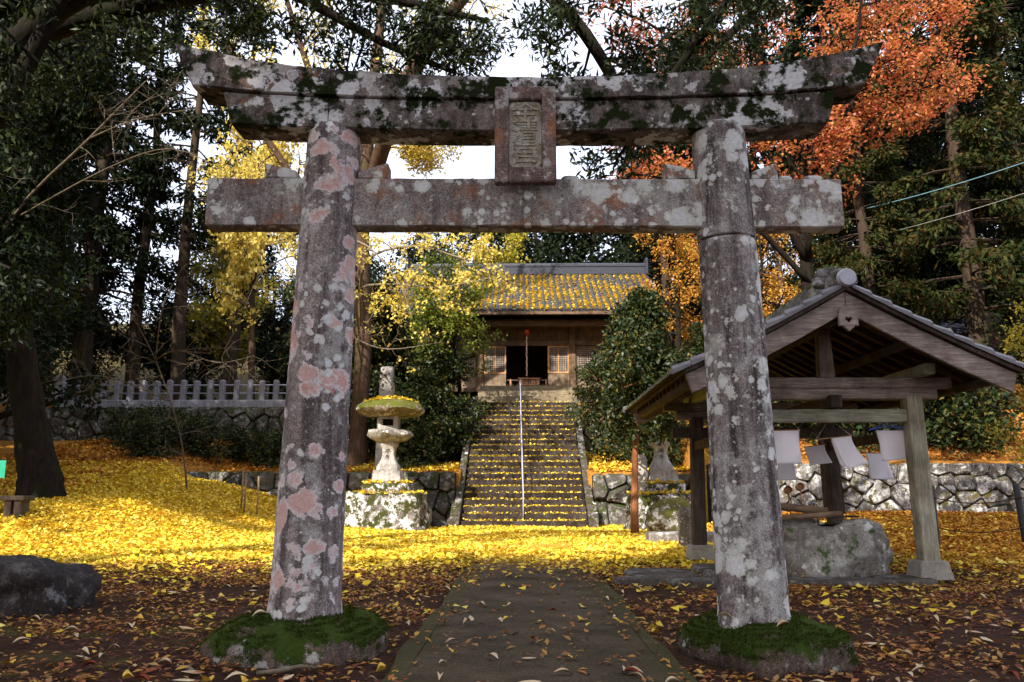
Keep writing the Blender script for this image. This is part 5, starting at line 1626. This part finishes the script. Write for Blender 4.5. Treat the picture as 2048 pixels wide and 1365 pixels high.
ev = camellia(31, 'evergreen_tree', 'dense evergreen with a straight reddish trunk right of the stairs', (2.42, 18.75, 0), 6.3, 1.7, 44, .11, .10, .43, 18, 'bark_red')
cl = camellia(32, 'camellia_tree', 'dark glossy camellia left of the upper stairs', (-3.15, 26.0, gz1(-3.15, 26)), 5.6, 1.65, 42, .13, .12, .1, 16)
cl2 = copy_tree(cl, (-4.9, 27.2, gz1(-4.9, 27.2)), 1.9, 1.22, 'taller dark camellia behind the ginkgo twigs')
copy_tree(cl, (-8.4, 32.0, 4.2), 3.0, (1.15, 1.15, 1.5), 'tall dark camellia partly hidden behind the left gate pillar')
copy_tree(cl, (3.6, 26.2, gz1(3.6, 26.2)), .8, .95, 'dark evergreen between the upper stairs and the reddish trunked tree')
copy_tree(cl, (5.9, 24.4, gz1(5.9, 24.4)), 4.2, .85, 'dark evergreen behind the left eave of the pavilion')

# cedars
c1 = conifer(41, 25, 2.1, .36, .40, 17, 4, 36).build('cedar_tree', 'tall cedar with a bare trunk behind the fence, standing against the gap of sky', (-15.95, 36, 4.1), .34, .12, 'bark_cedar', 'L_cedar')
c2 = conifer(42, 27, 3.4, .5, .18, 26, 6, 60).build('cedar_tree', 'thick cedar trunk near the left end of the stone fence', (-20.4, 36, 4.1), .36, .13, 'bark_cedar', 'L_cedar')
copy_tree(c1, (-13.6, 36.3, 4.1), 2.0, .96, 'cedar with a greenish trunk just left of the left gate pillar')
copy_tree(c1, (-18.5, 37, 4.1), 1.0, .95, 'slimmer cedar trunk right of the thick one behind the fence')
for i, (x, y, s, v, lab) in enumerate((
        (-24.5, 33.5, .95, 2, 'dark cedar at the far left behind the end of the fence'),
        (-29.5, 38, 1.1, 2, 'tall dark cedar filling the upper left corner'),
        (-26.5, 42, 1.12, 2, 'dark cedar behind the two cedar trunks on the left'),
        (-34.0, 46, 1.2, 2, 'farthest left dark cedar'))):
    copy_tree(c2, (x, y, gz1(x, y)), i * 1.7, s, lab)
cy = copy_tree(c2, (14.5, 25.5, gz1(14.5, 25.5)), .4, .72, 'cedar with yellowing sprays in the upper right corner', {'crown': 'L_cedar_y'})
for i, (x, y, s, m_, lab) in enumerate((
        (11.6, 26.5, .55, 'L_cedar_y', 'smaller green cedar under the red maple on the right slope'),
        (18.5, 29, .85, 'L_cedar', 'dark cedar on the right slope at the edge of the picture'),
        (13.6, 33.5, .75, 'L_cedar', 'dark cedar behind the pavilion ridge'),
        (17.0, 37, .9, 'L_cedar', 'tall dark cedar far up the right slope'),
        (22.5, 36, 1.0, 'L_cedar', 'tall dark cedar beyond the right edge of the slope'),
        (6.6, 36.5, .62, 'L_cedar', 'cedar with a brown trunk right behind the shrine hall'),
        (10.2, 41, .72, 'L_cedar', 'dark cedar behind the utility pole'))):
    copy_tree(c2, (x, y, gz1(x, y)), 1 + i * 1.3, s, lab, {'crown': m_})

# round-headed evergreens further back
e1 = broadleaf(51, 10.5, 3.6, .30, .18, 12, 4, 34, .22, .1, .15).build('evergreen_tree', 'dark broad evergreen behind the stone fence in the middle', (-10.6, 44, gz1(-10.6, 44)), .30, .13, 'bark_dark', 'L_dark')
for i, (x, y, s, lab) in enumerate((
        (-19.5, 47, 1.0, 'dark broad evergreen below the gap of sky on the left'),
        (-25.0, 30.0, .95, 'dark evergreen beside the left end of the fence'),
        (-15.0, 47, .92, 'dark evergreen behind the greenish cedar trunk'),
        (-6.2, 43, .95, 'dark evergreen left behind the shrine hall'),
        (-1.2, 46, 1.2, 'dark evergreen behind the shrine ridge, left one'),
        (4.0, 46, 1.25, 'dark evergreen behind the shrine ridge, right one'),
        (-29, 27, 1.0, 'dark evergreen at the left edge above the mound'),
        (-16.5, 24.5, .78, 'dark evergreen on the left slope behind the mossy tree'),
        (-14.3, 20.5, .85, 'dark evergreen left of the mossy tree'),
        (-8.2, 36.5, .72, 'dark evergreen above the fence beside the left gate pillar'),
        (9.3, 30.5, .62, 'evergreen bush tree behind the right gate pillar'),
        (12.2, 29.5, .55, 'evergreen on the slope above the pavilion ridge'),
        (16.0, 24.5, .62, 'dark evergreen above the right end of the low wall'),
        (20.5, 26, .85, 'dark evergreen past the right edge of the low wall'))):
    copy_tree(e1, (x, y, gz1(x, y)), i * 2.1, s, lab)

# second ginkgo, far behind the fence
gk = broadleaf(61, 12.5, 2.8, .2, .3, 13, 4, 26, .2, .18, .1).build('ginkgo_tree', 'yellow ginkgo far behind the fence, under the left end of the tie beam', (-15.2, 42, gz1(-15.2, 42)), .2, .19, 'bark_brown', 'L_ginkgo_g', fan=True)
copy_tree(gk, (-11.6, 33.5, 4.2), 1.0, (.8, .8, 1.28), 'tall yellow ginkgo behind the left end of the gate', {'crown': 'L_ginkgo'})
copy_tree(gk, (-2.2, 39.5, gz1(-2.2, 39.5)), 2.0, (.72, .72, .88), 'yellow ginkgo showing left of the shrine ridge', {'crown': 'L_ginkgo_g'})

# shrubs on the slopes
T = Tree(71)
for k in range(9):
    a = k * .7
    Q, _ = T.path(Vector((T.r.uniform(-.2, .2), T.r.uniform(-.2, .2), -.1)), Vector((math.cos(a) * .8, math.sin(a) * .8, 1)), 1.5, .035, .012, 5, .12, 0)
    T.limb(Q, 5)
    T.sprout(Q, 7, .7, .014, .15, .8, .05, 2, 4, 17, .08, .1)
s1 = T.build('evergreen_shrub', 'glossy dark shrub over the lower left wall, leftmost of the row', (-11.6, 24.6, gz1(-11.6, 24.6)), .12, .06, 'bark_dark', 'L_camellia', cat='shrub', crown='foliage')
s1.scale = (.85,) * 3
for i, (x, y, s, lab) in enumerate((
        (-10.4, 25.4, .85, 'glossy dark shrub between the two left walls, second of the row'),
        (-9.2, 26.4, .85, 'glossy dark shrub against the upper left wall, third of the row'),
        (-12.4, 26.8, .95, 'glossy dark shrub below the fence near its left end'),
        (-8.0, 25.2, .8, 'smaller glossy shrub nearest the left gate pillar'),
        (-13.8, 28.0, .9, 'glossy shrub in the corner of the left slope under the upper wall'),
        (-2.6, 26.2, 1.05, 'dark shrub beside the left kerb of the stairs'),
        (-3.4, 24.8, .95, 'dark shrub right behind the left lantern'),
        (6.2, 22.8, .95, 'dark shrub on top of the low wall beside the pavilion'),
        (7.8, 23.6, 1.3, 'dark shrub seen under the pavilion roof'),
        (9.4, 22.9, 1.35, 'glossy shrub above the low wall right of the front post'),
        (10.9, 23.2, 1.5, 'glossy shrub above the low wall towards the right edge'),
        (12.4, 23.0, 1.5, 'glossy shrub above the low wall at the right edge'),
        (9.8, 25.2, 1.7, 'tall dark shrub behind the two on the low wall'),
        (12.2, 25.6, 1.9, 'tall dark shrub far right above the low wall'),
        (3.9, 24.6, 1.0, 'dark shrub behind the broken lantern'))):
    copy_tree(s1, (x, y, gz1(x, y)), i * 1.9, s, lab)

# bare tree on the left: pale twigs only
def bare(seed, name, label, loc, guides, n=10, ln=1.3):
    T = Tree(seed)
    first = True
    for g_ in guides:
        G = smooth_path(rel(g_, loc))
        T.limb(G, 7 if first else 5)
        T.sprout(G, n, ln, .011, .2, .7, .0, 2, 6, 0, .1, .2, wob=.2, flat=.3)
        first = False
    t_ = thing(name, label, 'tree', loc)
    o = T.wood.obj('trunk', 'twig_grey', None, smooth=True); o.parent = t_
    o = T.twigs.obj('twigs', 'twig_grey', None); o.parent = t_; o['kind'] = 'stuff'
    return t_
zb_ = gz1(-8.6, 20.5)
bare(81, 'bare_tree', 'leafless shrubby tree with fine grey twigs on the left slope', (-8.6, 20.5, zb_), (
    [(-8.6, 20.5, zb_ - .2, .0248), (-8.8, 20.2, 2.4, .0193), (-9.3, 19.6, 4.2, .0165), (-9.9, 19.2, 5.4, .0110)],
    [(-9.3, 19.6, 4.2, .0193), (-8.4, 18.8, 4.3, .0154), (-7.2, 18.2, 3.9, .0110), (-6.2, 17.8, 4.0, .0055)],
    [(-9.0, 20, 3.2, .0193), (-10.2, 19, 3.7, .0138), (-11, 18.4, 3.5, .0083)],
    [(-9.3, 19.6, 4.2, .0165), (-8.9, 19, 5.6, .0138), (-7.9, 18.4, 6.6, .0099), (-6.6, 18, 6.8, .0055)]), 12)
bare(82, 'bare_tree', 'bare grey branches crossing the dark trees in the upper left', (-11.4, 14.5, gz1(-11.4, 14.5)), (
    [(-11.4, 14.5, -.1, .0440), (-11.2, 14.5, 3, .0330), (-9.9, 14.4, 6.0, .0231), (-8.4, 14.2, 7.6, .0220), (-7.2, 14, 8.8, .0110)],
    [(-9.9, 14.4, 6.0, .0176), (-7.9, 14, 6.9, .0132), (-6.6, 13.8, 7.2, .0110), (-5.4, 13.6, 6.6, .0055)],
    [(-8.4, 14.2, 7.6, .0193), (-7.4, 14, 7.9, .0138), (-6.2, 13.8, 8.0, .0083)]), 9, 1.1)

# ivy clad stump behind the left lantern
b0 = (-4.32, 24.4, gz1(-4.32, 24.4))
T = Tree(83)
P = smooth_path([(0, 0, -.2, .30), (0, 0, 1.2, .27), (.02, 0, 2.3, .25), (0, 0, 3.1, .20)])
T.limb(P, 12); T.leaves_along(P, 420, .20, .2, .45)
T.build('ivy_stump', 'pale ivy clad stump standing behind the left lantern', b0, .10, .08, 'granite', 'L_camellia', crown='ivy', cat='stump')

# tall evergreens behind the viewpoint, which shade the gate and the forecourt; crowns shaped to start high so low skylight reaches the gate
e2 = broadleaf(52, 10.5, 3.4, .30, .5, 14, 4, 40, .22, .08, .15).build('evergreen_tree', 'unseen evergreen added left of the forecourt to shade the mossy tree', (-15.5, 9.0, 0), .30, .14, 'bark_dark', 'L_dark')  # this first one is added out of view to shade the mossy trunk
e2.scale = (1.15,) * 3
for i, (x, y, s, lab) in enumerate(((-14.5, -7.5, 1.48, 'lower evergreen behind the viewpoint on the left'), (-11.8, -5.0, 1.3, 'lower evergreen added behind the viewpoint to close sun gaps, in front of two others'), (-6.6, -5.4, 1.25, 'small evergreen added close behind the viewpoint to close sun gaps'), (-9.0, -8.0, 1.45, 'lower evergreen right behind the viewpoint'),  # some of this row added only to close sun gaps over the gate
        (-4.2, -9.0, 1.8, 'mid-height evergreen added behind the viewpoint beside the path to close sun gaps'), (1.0, -8.5, 2.1, 'tall evergreen behind the viewpoint, nearest the path'), (6.5, -7.5, 2.3, 'tall evergreen behind the viewpoint, right of the path'), (12.5, -6.5, 2.1, 'tall evergreen behind the viewpoint, far right'),
        (-26.5, -7.0, 2.1, 'tall evergreen behind the viewpoint, far left'), (-33.0, -2.0, 2.2, 'tall evergreen behind the viewpoint, farthest left'))):
    copy_tree(e2, (x, y, 0), 1.1 + i, s, lab)
for i, (x, y, s, lab) in enumerate(((-20.0, 16.0, 1.9, 'tall unseen evergreen added on the left for shade, beside the mossy tree'), (-22.0, 21.5, 2.1, 'tall unseen evergreen added on the left for shade, level with the lower wall'), (-27.5, 26.5, 2.2, 'tall unseen evergreen added on the left for shade, level with the upper wall'))):  # added out of view to keep sun off the left wood and walls
    copy_tree(e1, (x, y, gz1(x, y)), .5 + i, s, lab)
for i, (x, y, s, lab) in enumerate(((-24, 53, .8, 'dark evergreen on the rising wood behind the left cedars'), (-12.5, 52, 1.1, 'dark evergreen on the rising wood behind the yellow ginkgo'), (-17.5, 40.5, .62, 'low dark evergreen between the cedar trunks'), (-12.0, 39.5, .6, 'low dark evergreen behind the fence right of the cedars'), (-22.0, 38.5, .66, 'low dark evergreen behind the thick cedar trunk'), (-7.5, 50, 1.1, 'dark evergreen on the rising wood behind the gate pillar'), (1.5, 53, 1.0, 'dark evergreen on the rising wood behind the shrine'), (9, 52, 1.0, 'dark evergreen on the rising wood right behind the shrine'), (-33, 44, 1.2, 'dark evergreen between the far left cedars'))):
    copy_tree(e1, (x, y, gz1(x, y)), .7 + i * 1.3, s, lab)

for i, (x, y, s, lab) in enumerate(((13.5, 46, 1.45, 'dark evergreen high on the right hill behind the pavilion'), (19, 47, 1.5, 'dark evergreen high on the right hill below the maple'), (25, 46, 1.6, 'dark evergreen high on the right hill at the edge'), (9.5, 44, 1.15, 'dark evergreen right behind the maple beside the pillar'), (16.2, 31, .9, 'dark evergreen halfway up the right hill'), (14.4, 28.4, .8, 'dark evergreen beside the small tiled roof'), (22, 31, 1.2, 'dark evergreen halfway up the right hill at the edge'), (-31, 40, 1.6, 'dark evergreen deep in the left wood'), (-32, 50, 1.6, 'dark evergreen deep in the left wood behind the cedars'), (-19, 29.0, .0, ''), (-20.5, 25.5, 1.0, 'dark evergreen left of the upper wall'), (-37, 38, 1.7, 'dark evergreen at the far left of the wood'))):
    if s:
        copy_tree(e1, (x, y, gz1(x, y)), .2 + i * 1.1, s, lab)
copy_tree(c2, (-21.5, 3.0, 0), .8, .95, 'tall unseen cedar added beside the forecourt to shade the left slope')  # unseen, added to block sun from the left crowns and slope

for i, (x, y, s, lab) in enumerate(((-17.5, -13.5, 1.95, 'evergreen in the added second shade row behind the viewpoint, left'), (-12.0, -13.5, 1.95, 'evergreen in the added second shade row behind the viewpoint, middle'), (-7.0, -14.0, 2.2, 'evergreen in the added second shade row behind the viewpoint, right'), (-1.5, -14.0, 2.6, 'highest evergreen in the added second shade row behind the viewpoint'))):  # unseen second row, added to thicken the shade over gate and path
    copy_tree(e2, (x, y, 0), 2.1 + i, s, lab)

for i, (x, y, s, lab) in enumerate(((-3.6, 48, 1.3, 'dark evergreen behind the left end of the shrine ridge'), (1.4, 48, 1.3, 'dark evergreen behind the middle of the shrine ridge'), (6.8, 48, 1.3, 'dark evergreen behind the right end of the shrine ridge'))):
    copy_tree(e1, (x, y, gz1(x, y)), .4 + i * 1.9, s, lab)

# ------------------------------------------------------------------ fallen leaves
def scatter(name, label, X, Y, Z, size, mat, fan=True, tiltsd=.35, seed=1, aspect=1.0, curl=.2):
    g_ = np.random.default_rng(seed)
    n = len(X)
    a = g_.uniform(0, 2 * np.pi, n)
    D = np.stack([np.cos(a), np.sin(a), g_.normal(0, tiltsd, n)], 1)
    N = g_.normal(0, tiltsd, (n, 3)); N[:, 2] += 1
    L = size * g_.uniform(.4, 1.5, n)
    P = np.stack([X, Y, Z], 1)
    V, F = (fan_leaves if fan else leaf_quads)(P, D, N, L, L * aspect * g_.uniform(.8, 1.1, n), curl)
    o = link(name, fast_mesh(name, V, F), None, mat)
    o['kind'] = 'stuff'; o['label'] = label; o['category'] = 'leaves'
    return o
def pick(n, x0, x1, y0, y1, dens, seed):
    g_ = np.random.default_rng(seed)
    X = g_.uniform(x0, x1, n); Y = g_.uniform(y0, y1, n)
    k = g_.uniform(0, 1, n) < dens(X, Y)
    return X[k], Y[k]
def clump(X, Y, s=1.0):
    return .5 + .25 * np.sin(X * 2.3 * s + 1.7 * np.sin(Y * 1.9 * s)) + .25 * np.sin(Y * 3.1 * s + 2.1 * np.sin(X * 1.3 * s))
# deep yellow carpet before the stairs
X, Y = pick(260000, -15, 5.2, 9.5, 23.2, lambda x, y: sm(9.8, 13.0, y + .9 * (clump(x, y) - .5) * 2) * (1 - .8 * sm(3.2, 5.2, x)) * (1 - .55 * sm(.62, .9, clump(x * .6 + 2, y * .7)) * sm(-4, -7, x)), 1)
scatter('fallen_ginkgo_leaves', 'carpet of yellow ginkgo leaves before the stairs', X, Y, gz(X, Y) + .012 + .03 * rng.random(len(X)), .062, 'L_fall_y', seed=1)
# orange brown litter on the right and on the slopes behind the walls
X, Y = pick(100000, 2.5, 15, 8.5, 21.2, lambda x, y: sm(9.5, 14, y + 1.6 * (clump(x, y) - .5)) * sm(2.6, 5.0, x), 2)
scatter('fallen_leaves', 'orange and yellow leaf litter on the right before the low wall', X, Y, gz(X, Y) + .012 + .03 * rng.random(len(X)), .062, 'L_fall_o', seed=2)
X, Y = pick(9000, 2.5, 12, 8.5, 19, lambda x, y: .8 * sm(9.5, 13, y) * sm(2.6, 4.0, x), 12)
scatter('fallen_ginkgo_leaves', 'yellow leaves mixed into the litter on the right', X, Y, gz(X, Y) + .02 + .03 * rng.random(len(X)), .062, 'L_fall_y', seed=12)
X, Y = pick(52000, -16, 4.7, 17.5, 29.4, lambda x, y: np.where(y > 23.5, 1.0, sm(-10, -11, x)) * ((np.abs(x + .1) > 1.95) | (y < 22)) * np.clip(clump(x, y) + .4, 0, 1), 3)
scatter('fallen_leaves', 'orange leaf litter on the slope between the walls', X, Y, gz(X, Y) + .012 + .04 * rng.random(len(X)), .095, 'L_fall_o', seed=3)
X, Y = pick(22000, -7, 4.7, 23.5, 29.4, lambda x, y: ((np.abs(x + .1) > 1.95) & (np.abs(x + .1) < 5)) * .9, 4)
scatter('fallen_ginkgo_leaves', 'yellow leaves drifted along both sides of the stairs', X, Y, gz(X, Y) + .03 + .04 * rng.random(len(X)), .09, 'L_fall_y', seed=4)
X, Y = pick(16000, 5, 15, 21.5, 26, lambda x, y: np.clip(clump(x, y), .1, 1), 5)
scatter('fallen_leaves', 'red brown leaf litter on the slope above the low wall', X, Y, gz(X, Y) + .02 + .04 * rng.random(len(X)), .10, 'L_fall_b', seed=5)
# thin scatter in the shaded foreground
X, Y = pick(170000, -7, 7.5, 3.2, 11, lambda x, y: np.clip(-.15 + 1.2 * clump(x, y, 1.4), .08, 1) * (.40 + .60 * sm(7, 10.5, y)) * np.where(np.abs(x + .03) < .55, .16, np.where(np.abs(x + .03) < .82, .5, 1.0)) * np.where((np.hypot(x + 1.46, y - 5.08) < .5) | (np.hypot(x - 1.33, y - 5.08) < .48), .0, 1), 6)
scatter('fallen_leaves', 'thin scatter of brown and yellow leaves over the shaded forecourt', X, Y, gz(X, Y) + np.where(np.abs(X + .03) < .74, .055, .012) + .014 * rng.random(len(X)), .05, 'L_fall_b', fan=False, tiltsd=.22, seed=6, aspect=.5)
X, Y = pick(14000, -7, 7.5, 5.5, 11.5, lambda x, y: np.clip(.2 + clump(x, y, 1.1), 0, 1) * (.12 + .88 * sm(7.5, 10.8, y)) * np.where(np.abs(x + .03) < .74, .35, 1.0), 7)
scatter('fallen_ginkgo_leaves', 'scattered yellow ginkgo leaves where the carpet thins out', X, Y, gz(X, Y) + np.where(np.abs(X + .03) < .74, .055, .014) + .012 * rng.random(len(X)), .062, 'L_fall_y', seed=7, tiltsd=.25)
# red brown cedar needles and twigs drifted on the bare earth
X, Y = pick(60000, -6.5, 7, 3.2, 10.5, lambda x, y: (clump(x * 1.3 + 4, y * 1.2, 1.0) > .5) * .9 * np.where(np.abs(x + .03) < .78, .06, 1.0) * np.where((np.hypot(x + 1.46, y - 5.08) < .58) | (np.hypot(x - 1.33, y - 5.08) < .55), .0, 1), 8)
scatter('cedar_needles', 'drifts of red brown cedar needles on the bare earth', X, Y, gz(X, Y) + np.where(np.abs(X + .03) < .74, .05, .008) + .012 * rng.random(len(X)), .07, 'L_needles', fan=False, tiltsd=.12, seed=8, aspect=.09)
# leaves lying on every tread
XS, YS, ZS = [], [], []
for i in range(NST):
    m = 380
    xx = rng.uniform(-1.78, 1.58, m); keep = rng.random(m) < np.clip(.75 + .5 * np.sin(xx * 2.1 + i * 1.7) * np.sin(xx * .9 - i), .25, 1); xx = xx[keep]; m = len(xx)
    XS.append(xx); f = rng.beta(1.3, 1.3, m)
    YS.append(Y0 + RUN * i + .0 + f * (RUN - .03)); ZS.append(RISE * (i + 1) + .004 + .035 * rng.random(m) ** 1.3)
scatter('fallen_ginkgo_leaves', 'yellow leaves lying along the treads of the stairs', np.concatenate(XS), np.concatenate(YS), np.concatenate(ZS), .055, 'L_fall_y', seed=9, tiltsd=.35)
# leaves on the lantern tiers and cap
XS, YS, ZS = [], [], []
for (cx, cy, hw, hole, z, m) in ((-3.6, 20.9, .86, .58, .90, 700), (-3.6, 20.9, .55, .38, 1.16, 350), (3.43, 20.9, .78, .5, .90, 600), (3.43, 20.9, .5, .38, 1.16, 300)):
    x = rng.uniform(-hw, hw, m * 3); y = rng.uniform(-hw, hw, m * 3)
    k = np.maximum(np.abs(x), np.abs(y)) > hole
    x, y = x[k][:m], y[k][:m]
    XS.append(cx + x); YS.append(cy + y); ZS.append(z + .015 + .05 * rng.random(len(x)))
r_ = np.sqrt(rng.random(520)) * .68; a_ = rng.uniform(0, 6.283, 520)
XS.append(-3.58 + r_ * np.cos(a_)); YS.append(20.9 + r_ * np.sin(a_) * .9); ZS.append(3.375 - .27 * r_ ** 2 + .03 * rng.random(520))
scatter('fallen_ginkgo_leaves', 'yellow leaves heaped on the tiers and cap of the lanterns', np.concatenate(XS), np.concatenate(YS), np.concatenate(ZS), .085, 'L_fall_y', seed=10, tiltsd=.35)
# leaves caught in the troughs of the shrine roof
XS, YS, ZS = [], [], []
for i in range(NCOL - 1):
    x = -5.2 + i * .256 + .128
    m = int(520 * (.6 + .4 * math.exp(-((x - .3) / 3.2) ** 2)))
    f = rng.uniform(.0, .97, m); f = f[rng.random(m) < np.clip(.15 + 1.3 * clump(np.full(m, x * 1.1), f * 5, 1.0), .1, 1)]; m = len(f)
    XS.append(x + rng.uniform(-.06, .06, m)); YS.append(EY + (RY - EY) * f); ZS.append(np.array([roof_z(q) for q in f]) + .045 + .02 * rng.random(m))
scatter('fallen_ginkgo_leaves', 'yellow leaves caught between the tile rows of the shrine roof', np.concatenate(XS), np.concatenate(YS), np.concatenate(ZS), .09, 'L_fall_y', seed=11, tiltsd=.3)

# the larger single leaves in the foreground, each one by itself
def leaf_shape(L, W, curl, bend):
    mb = MB(); V = []; F = []
    n = 6
    for i in range(n + 1):
        f = i / n
        w = W * math.sin(math.pi * min(.98, max(.02, f)) ** .85)
        z = bend * math.sin(math.pi * f) * L
        x = (f - .5) * L
        V += [(x, -w / 2, z + curl * w), (x, 0, z), (x, w / 2, z + curl * w)]
    for i in range(n):
        for k in range(2):
            a = i * 3 + k
            F.append((a, a + 1, a + 4, a + 3))
    me = bpy.data.meshes.new('fallen_leaf'); me.from_pydata(V, [], F); me.update()
    me.polygons.foreach_set('use_smooth', [True] * len(F))
    me.materials.append(M['leaf_tan'])
    return me
def fan_shape(Rr, cup):
    V = [(0, 0, 0), (-.55 * Rr, 0, .01)]; F = []
    n = 8
    for i in range(n + 1):
        a = R(-62 + 124 * i / n)
        k = 1 - .06 * (i % 2) - (.14 if i == n // 2 else 0)
        V.append((Rr * k * math.cos(a), Rr * k * math.sin(a), cup * Rr * abs(math.sin(a)) + .004 * (i % 2)))
    for i in range(n):
        F.append((0, 2 + i, 3 + i))
    V += [(-.55 * Rr, .004, .01), (0, .004, 0)]
    F.append((1, 0, len(V) - 1, len(V) - 2))
    me = bpy.data.meshes.new('fallen_leaf'); me.from_pydata(V, [], F); me.update()
    me.materials.append(M['leaf_yellow'])
    return me
shapes = [leaf_shape(.115, .042, .35, .10), leaf_shape(.10, .036, .5, .16), leaf_shape(.125, .04, -.25, .06), leaf_shape(.09, .035, .7, .05)]
fans = [fan_shape(.055, .35), fan_shape(.048, -.2), fan_shape(.06, .6)]
rd = random.Random(99)
zones = (('on the concrete path', 'leaves lying on the path', lambda x: abs(x + .03) < .72),
         ('on the bare earth left of the path', 'leaves on the earth left of the path', lambda x: x < -.8),
         ('on the bare earth right of the path', 'leaves on the earth right of the path', lambda x: x > .75))
kinds = (('leaf_cream', 'curled cream dry leaf', 'c'), ('leaf_tan', 'curled tan dry leaf', 't'), ('leaf_yellow', 'yellow fan shaped ginkgo leaf', 'y'), ('leaf_red', 'red brown dry leaf', 'r'))
placed = 0
while placed < 285:
    y = 3.75 + 4.6 * rd.random() ** 1.6
    x = rd.uniform(-.66, .62) * y - .05
    if math.hypot(x + 1.46, y - 5.08) < .66 or math.hypot(x - 1.33, y - 5.08) < .66 or (math.hypot((x + 4.3) / .75, (y - 6.95) / .55) < 1):
        continue
    onp = abs(x + .03) < .74
    if .66 < abs(x + .03) < .80: continue
    zn = zones[0] if onp else zones[1] if x < 0 else zones[2]
    if onp and rd.random() < .25: continue
    k = rd.choices(range(4), (.34, .28, .24, .14))[0]
    mat, lab, _ = kinds[k]
    me = rd.choice(fans) if k == 2 else rd.choice(shapes)
    z = gz1(x, y) + .016 if not onp else .052
    o = link('fallen_leaf', me, None, loc=(x, y, z + .006))
    o.rotation_euler = (rd.gauss(0, .13), rd.gauss(0, .12), rd.uniform(0, 6.283))
    s_ = rd.uniform(.62, 1.08); o.scale = (s_, s_, s_)
    o.material_slots[0].link = 'OBJECT'; o.material_slots[0].material = M[mat]
    if onp:
        where = ('near end of the path' if y < 4.6 else 'path between the pillars' if y < 5.8 else 'path just behind the gate' if y < 7 else 'farther part of the path')
    else:
        sd = 'left' if x < 0 else 'right'
        where = ('earth in front of the %s plinth' % sd if y < 4.7 else 'earth between path and %s plinth' % sd if abs(x) < 1.35 and y < 5.6 else 'earth outside the %s plinth' % sd if y < 5.7
                 else 'earth behind the %s pillar' % sd if abs(x) < 2.2 else 'shaded earth far %s behind the gate' % sd)
    big = 'large ' if s_ > 1.0 else 'small ' if s_ < .82 else ''
    tag(o, big + lab + ' on the ' + where, 'leaf', ('yellow ' if k == 2 else 'dry ') + zn[1])
    placed += 1
for (x, y, z, rz, me, mat, lab) in ((1.06, 4.87, .235, 2.7, shapes[1], 'leaf_cream', 'cream leaf curled on the mossy plinth under the right pillar'),
                                (1.36, 4.74, .215, .2, shapes[3], 'leaf_tan', 'small tan leaf lying on the moss of the right plinth'),
                                (-1.62, 4.80, .255, .4, shapes[3], 'leaf_cream', 'pale leaf lying on the moss of the left plinth')):
    o = link('fallen_leaf', me, None, loc=(x, y, z)); o.rotation_euler = (.2, -.15, rz)
    o.material_slots[0].link = 'OBJECT'; o.material_slots[0].material = M[mat]
    tag(o, lab, 'leaf')
# fallen twigs
for i, (pts, lab) in enumerate((([(-1.50, 4.42, .02), (-1.38, 4.40, .035), (-1.28, 4.44, .05), (-1.20, 4.50, .03)], 'pale curved twig lying in front of the left plinth'),
                                ([(-1.98, 4.55, .02), (-1.90, 4.5, .03), (-1.83, 4.42, .02)], 'short pale twig left of the left plinth'))):
    mb = MB(); mb.tube(pts, [.012, .013, .011, .007][:len(pts)], 7)
    tag(mb.obj_at('fallen_twig', 'bark_pale', pts[0], smooth=True), lab, 'twig')
